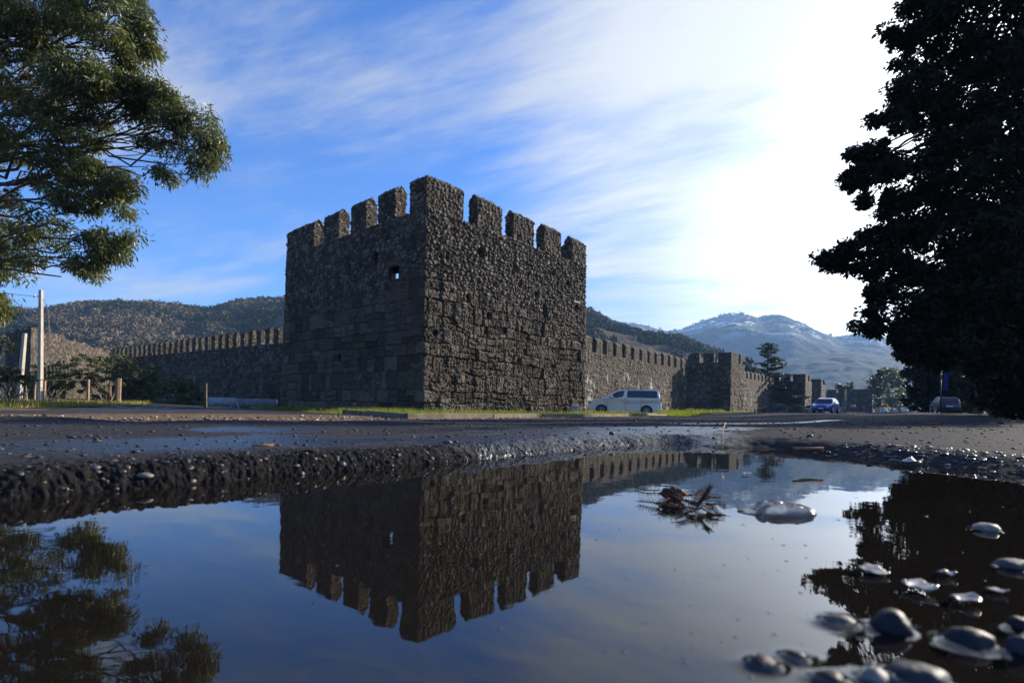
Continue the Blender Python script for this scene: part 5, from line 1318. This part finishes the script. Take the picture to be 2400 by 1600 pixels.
# pale gravel of the verge
x = r.uniform(-14, 6, 26000); y = r.uniform(4, 26, 26000); dd = seg_dist(x, y, np.array(road_l[:8]), False); k = ~inside(x, y, road_poly) & (dd < 2.2) & (r.random(len(x)) < np.exp(-dd / 1.0)); x, y = x[k], y[k]; z = GH(x, y); s_ = 0.012 + 0.03 * r.random(len(x)) ** 2
V, fc, tn = pebbles(x, y, z + s_ * .2, s_, 3, I1); o = mesh('gravel', V, fc, m_pebL, None, True, {'tone': tn}); tag(o, kind='stuff')
# crumbled asphalt along the broken edge
NC = 4200; t_ = r.random(NC); acc_l = np.concatenate([[0], np.cumsum(np.hypot(*np.diff(shore, axis=0).T))]); sl = t_ * acc_l[-1]
x = np.interp(sl, acc_l, shore[:, 0]) + r.normal(size=NC) * .07; y = np.interp(sl, acc_l, shore[:, 1]) + np.abs(r.normal(size=NC)) * .10
z = GH(x, y); s_ = 0.0015 + 0.006 * r.random(NC) ** 4; k = z > -.005; x, y, z, s_ = x[k], y[k], z[k], s_[k]
V, fc, tn = pebbles(x, y, z + s_ * .1, s_, 4, I1, .8); o = mesh('broken_asphalt_crumbs', V, fc, m_pebD, None, True, {'tone': tn}); tag(o, kind='stuff')
# aggregate showing in the broken face
NC = 700; sl = r.random(NC) * acc_l[-1]; x = np.interp(sl, acc_l, shore[:, 0]) + r.normal(size=NC) * .02; y = np.interp(sl, acc_l, shore[:, 1]) + r.random(NC) * .12
z = GH(x, y); k = z > .002; x, y, z = x[k], y[k], z[k]; s_ = 0.003 + 0.008 * r.random(len(x)) ** 2
m_agg = pebble_mat('asphalt aggregate', [(.2, (.015, .013, .012)), (.6, (.05, .038, .030)), (.9, (.12, .095, .08))], .5)
V, fc, tn = pebbles(x, y, z, s_, 14, I2, .7); o = mesh('asphalt_aggregate', V, fc, m_agg, None, False, {'tone': tn}); tag(o, kind='stuff')
# shingle at the right rim of the puddle
n = 3400; x = r.uniform(1.05, 2.4, n); y = r.uniform(1.3, 2.7, n); px_s = CX + x / y * F; k = (seg_dist(x, y, shore, False) < .30 + .25 * r.random(n)) & (x > 1.25); x, y = x[k], y[k]
s_ = 0.003 + 0.015 * r.random(len(x)) ** 4; z = np.maximum(GH(x, y), -.012)
V, fc, tn = pebbles(x, y, z - s_ * .05, s_, 5, I2); o = mesh('shingle', V, fc, m_pebW, None, False, {'tone': tn}); tag(o, kind='stuff')
# big near stones
labs = ['tall round dark stone standing highest out of the puddle', 'flat wet pebble just left of the tall round stone', 'broad domed pebble right of the tall round stone', 'leftmost flat pebble at the bottom of the puddle', 'small flat pebble touching the leftmost one', 'brown pebble cut by the bottom edge, third from the left', 'long smooth pebble at the bottom edge below the tall round stone', 'pale pebble at the bottom edge between the brown and the long one', 'large bluish pebble in the bottom right corner', 'glossy pebble at the right edge above the corner stone', 'flat ring like pebble at the right edge, midway up', 'pale flat pebble farthest up among the puddle stones']
cols = [(.012, .014, .019), (.06, .06, .062), (.03, .024, .02), (.02, .023, .032), (.16, .15, .14)]
for i, ((x, y, rx, h, kd), lab) in enumerate(zip(stones, labs)):
    v0, f0 = I4; rs = np.random.default_rng(100 + i)
    q = v0 * (1 + .55 * (fbm(v0 * 1.1 + rs.random(3) * 50, 3, i) - .5)[:, None]) * np.array([rx, rx * .8, h * .5 + .003])
    a = rs.uniform(-.5, .5); q = np.stack([q[:, 0] * math.cos(a) - q[:, 1] * math.sin(a), q[:, 0] * math.sin(a) + q[:, 1] * math.cos(a), q[:, 2]], 1)
    st = mesh('pebble', q, f0, varied('pebble %d' % kd, [(.3, tuple(.7 * c for c in cols[kd])), (.7, tuple(1.5 * c for c in cols[kd]))], 70, .55, .22, 300, .0012), None, True)
    st.location = (x, y, h * .06); tag(st, lab, 'pebble', 'pebbles standing out of the puddle')
# floating scraps: leaves and foam that break the mirror on the right
m_scrap = varied('pale wet leaf', [(.3, (.20, .18, .16)), (.7, (.45, .42, .38))], 40, .25, .6, 150, .001)
sp = [(2050, 1342, 30), (2158, 1382, 34), (2260, 1408, 34), (2216, 1346, 20), (2335, 1385, 20), (1750, 1112, 10), (2128, 1088, 34)]
slab = ['curled pale leaf nearest the tall round stone on dark water', 'crumpled pale leaf in the middle of the dark reflection', 'lowest pale leaf scrap floating over the dark reflection', 'smallest bright leaf scrap above the lowest one', 'brownish leaf scrap toward the right edge', 'tiny scrap on the bright water below the far rim', 'whitish flat leaf washed up at the right far shore']
for i, ((px, py, w_), lab) in enumerate(zip(sp, slab)):
    c = PZ(px, py, 0.002); k = c.y / F * w_; n = 12; g_ = np.array([[u, v] for v in np.linspace(-1, 1, n) for u in np.linspace(-1, 1, n)]); rad = np.hypot(g_[:, 0], g_[:, 1]).clip(1e-6); sq = np.maximum(np.abs(g_[:, 0]), np.abs(g_[:, 1])) / rad
    u = g_ * sq[:, None] * (1 + .35 * (vnoise(np.stack([np.arctan2(g_[:, 1], g_[:, 0]) * 2, rad * 0 + i * 7, rad * 0], 1), 2) - .5))[:, None]
    z = .003 + .35 * k * (vnoise(np.stack([u[:, 0] * 1.7 + i * 9, u[:, 1] * 1.7, u[:, 0] * 0], 1), 5)) * (.3 + rad)
    o = mesh('floating_leaf', np.stack([u[:, 0] * k, u[:, 1] * k * .9, z], 1), gridf(n, n), m_scrap, None, True); o.location = (c.x, c.y, 0); s_m = o.modifiers.new('s', 'SOLIDIFY'); s_m.thickness = .0008; tag(o, lab, 'leaf', 'leaves floating in the puddle')
# small specks on the water
m_speck, _, _ = mat('floating specks', (.04, .035, .03), .6, .4)
n = 420; th = r.uniform(-.75, .8, n); rr_ = np.exp(r.uniform(math.log(.45), math.log(2.6), n)); x, y = rr_ * np.sin(th), rr_ * np.cos(th); k = inside(x, y, poly) & ((x / y > .15) | (r.random(n) < .22)); x, y = x[k], y[k]
s_ = 0.0012 + .0035 * r.random(len(x)) ** 3 * y
V, fc, tn = pebbles(x, y, x * 0 + .0002, s_, 8, I1, .12); o = mesh('floating_specks', V, fc, m_speck, None, True); tag(o, kind='stuff')
# conifer twig
m_bt = varied('dead twig', [(.3, (.030, .015, .010)), (.7, (.11, .052, .034))], 50, .7, .3, 200, .001)
tw = PZ(1620, 1190, 0.0); tt = thing('fallen_twig', (tw.x, tw.y, 0), 0, 'brown dead conifer twig floating left of the plastic bag', 'twig'); k0 = tw.y / F
def spray(pts, nl, seed, nm, root):
    mb = MB(); pts = [Vector(p) for p in pts]; mb.tube(pts, [.0014] * (len(pts) - 1) + [.0008], 5); rr = random.Random(seed)
    for j in range(nl):
        u = j / nl * (len(pts) - 1); i = min(int(u), len(pts) - 2); p = pts[i].lerp(pts[i + 1], u - i); d = (pts[i + 1] - pts[i]).normalized()
        for sg in (-1, 1, 0):
            sd = d.cross(Vector((0, 0, 1))) * sg + Vector((0, 0, .7 if sg == 0 else .25)); e = p + (sd.normalized() * 1.0 + d * .55).normalized() * rr.uniform(.010, .017); e.z = max(e.z, .001)
            mb.tube([p, p.lerp(e, .5) + Vector((0, 0, .001)), e], [.0008, .0008, .0003], 3)
    o = mb.build(nm, m_bt, root, True); rel(o, root); return o
def W(px, py, z=0.003): q = PZ(px, py, 0.0); return Vector((q.x, q.y, z))
rs_ = random.Random(5)
for (x0, y0, z0, x1, y1, z1, n_) in ((1640, 1200, .006, 1496, 1178, .003, 20), (1600, 1188, .012, 1560, 1168, .014, 8), (1560, 1170, .012, 1670, 1208, .003, 20), (1640, 1200, .006, 1583, 1220, .002, 12), (1632, 1196, .006, 1664, 1190, .045, 16), (1655, 1192, .008, 1700, 1200, .005, 10),
    (1640, 1190, .012, 1690, 1184, .016, 12), (1650, 1195, .01, 1684, 1212, .003, 10), (1600, 1166, .004, 1680, 1174, .006, 14), (1540, 1186, .004, 1600, 1200, .004, 12), (1610, 1205, .004, 1640, 1218, .003, 8), (1570, 1180, .012, 1540, 1200, .003, 8), (1620, 1196, .012, 1650, 1180, .025, 10)):
    m1 = W((x0 + x1) / 2 + rs_.uniform(-6, 6), (y0 + y1) / 2 + rs_.uniform(-4, 4), (z0 + z1) / 2 + .004); spray([W(x0, y0, z0), m1, W(x1, y1, z1)], n_, int(x1 + y1), 'spray', tt)
cone = mesh('cone', I4[0] * (1 + 1.3 * (fbm(I4[0] * 3.5, 3, 3) - .5))[:, None] * np.array([.026, .012, .013]), I4[1], m_bt, tt, True); cone.location = W(1578, 1172, .014) - Vector((tw.x, tw.y, 0))
# small loose twig left
t2 = W(1500, 1150); ts = thing('loose_twig', (t2.x, t2.y, 0), 0, 'thin loose twig on the water above the conifer twig', 'twig'); spray([W(1488, 1146), W(1515, 1152), W(1550, 1152)], 8, 9, 'stem', ts)
# plastic bag
m_bag, t, b = mat('clear plastic', (.75, .75, .75), .15, .6); b.inputs['Transmission Weight'].default_value = .85; b.inputs['IOR'].default_value = 1.15
bump(t, b, noise(t, 60, 5, .7), .9, .004)
bc = PZ(1840, 1200, 0); kb = bc.y / F; nU, nV = 60, 40; us = np.linspace(0, 2 * math.pi, nU); vs_ = np.linspace(.02, math.pi - .02, nV); VV = []
for v in vs_:
    for u in us:
        e = math.sin(v) ** .8; x = -math.cos(v) * 66 * kb; y = math.cos(u) * e * 22 * kb * 2.2; z = max(-.004, math.sin(u) * e * 20 * kb); VV.append((x, y, z))
VV = np.array(VV); cr_ = np.abs(fbm(VV * np.array([38, 60, 60]), 4, 6) - .5) * 2; VV[:, 2] += (.012 * (.5 - cr_)) * (VV[:, 2] > 0); VV[:, 1] += .01 * (cr_ - .4); VV[:, 2] -= .10 * VV[:, 0] * (VV[:, 2] > 0)
bag = thing('plastic_bag', (bc.x, bc.y, 0), -.15, 'crumpled clear plastic bag floating in the puddle', 'bag')
mesh('film', VV, gridf(nV, nU), m_bag, bag, True)
tail = MB(); tail.tube([(-60 * kb, 0, .004), (-80 * kb, .01, .006), (-105 * kb, .0, .002)], [.008, .005, .003], 6).build('knot', m_bag, bag, True)
# single round stone lying on the road edge, cigarette-like straw and leaf bits
def stone_on(px, py, w_, h_, label, col, grp=None, name='stone'):
    c = PG(px, py, .07); c.z = float(GH(np.array([c.x]), np.array([c.y]))[0]); k = c.y / F; v0, f0 = I2
    q = v0 * (1 + .3 * (vnoise(v0 * 1.4 + px, 3) - .5))[:, None] * np.array([w_ * k / 2, w_ * k / 2 * .8, h_ * k / 2])
    o = mesh(name, q, f0, varied('road stone', [(.3, tuple(.7 * c_ for c_ in col)), (.7, tuple(1.4 * c_ for c_ in col))], 40, .5, .4, 120, .003), None, True); o.location = (c.x, c.y, c.z + h_ * k * .3); tag(o, label, 'stone', grp)
stone_on(1048, 1042, 24, 13, 'round grey stone on the wet road edge below the tower corner', (.05, .052, .05))
stone_on(1068, 1040, 10, 8, 'small dark stone touching the round grey one', (.03, .03, .03))
stone_on(168, 1026, 20, 8, 'flat dark clod on the road at far left', (.02, .02, .02)); stone_on(232, 1027, 12, 7, 'small dark clod right of the flat one', (.02, .02, .02))
stone_on(1434, 1018, 14, 10, 'dark pointed clod on the shining wet patch', (.02, .02, .02)); stone_on(1898, 1024, 14, 9, 'rounded dark stone near the right rim of the pothole', (.03, .03, .03)); stone_on(1488, 988, 9, 5, 'lone dark stone on the road below the white van', (.02, .02, .02))
stone_on(340, 1090, 40, 16, 'pale pebble set in the broken edge at left', (.13, .11, .10)); stone_on(545, 1096, 30, 13, 'brownish pebble jutting from the broken asphalt face', (.12, .095, .08))
m_straw = varied('dry straw', [(.3, (.25, .10, .03)), (.7, (.45, .22, .07))], 30)
def straw(pts, label, rad=.0025):
    o = MB().tube([PG(a, b_, .06) + Vector((0, 0, dz)) for a, b_, dz in pts], rad, 5).build('straw', m_straw, None, True); tag(o, label, 'straw')
straw([(1860, 1057, .012), (1900, 1056, .01), (1930, 1057, .012)], 'orange stalk lying along the far waterline', .005)
straw([(1690, 1040, .004), (1694, 1036, .05), (1699, 1030, .085)], 'thin upright stalk sticking from the far rim', .0022)
straw([(2170, 994, .01), (2202, 994, .012)], 'short brown stalk lying on the road at right', .008)
straw([(590, 1050, .008), (640, 1050, .01)], 'reddish stalk lying on the wet patch at left', .004)
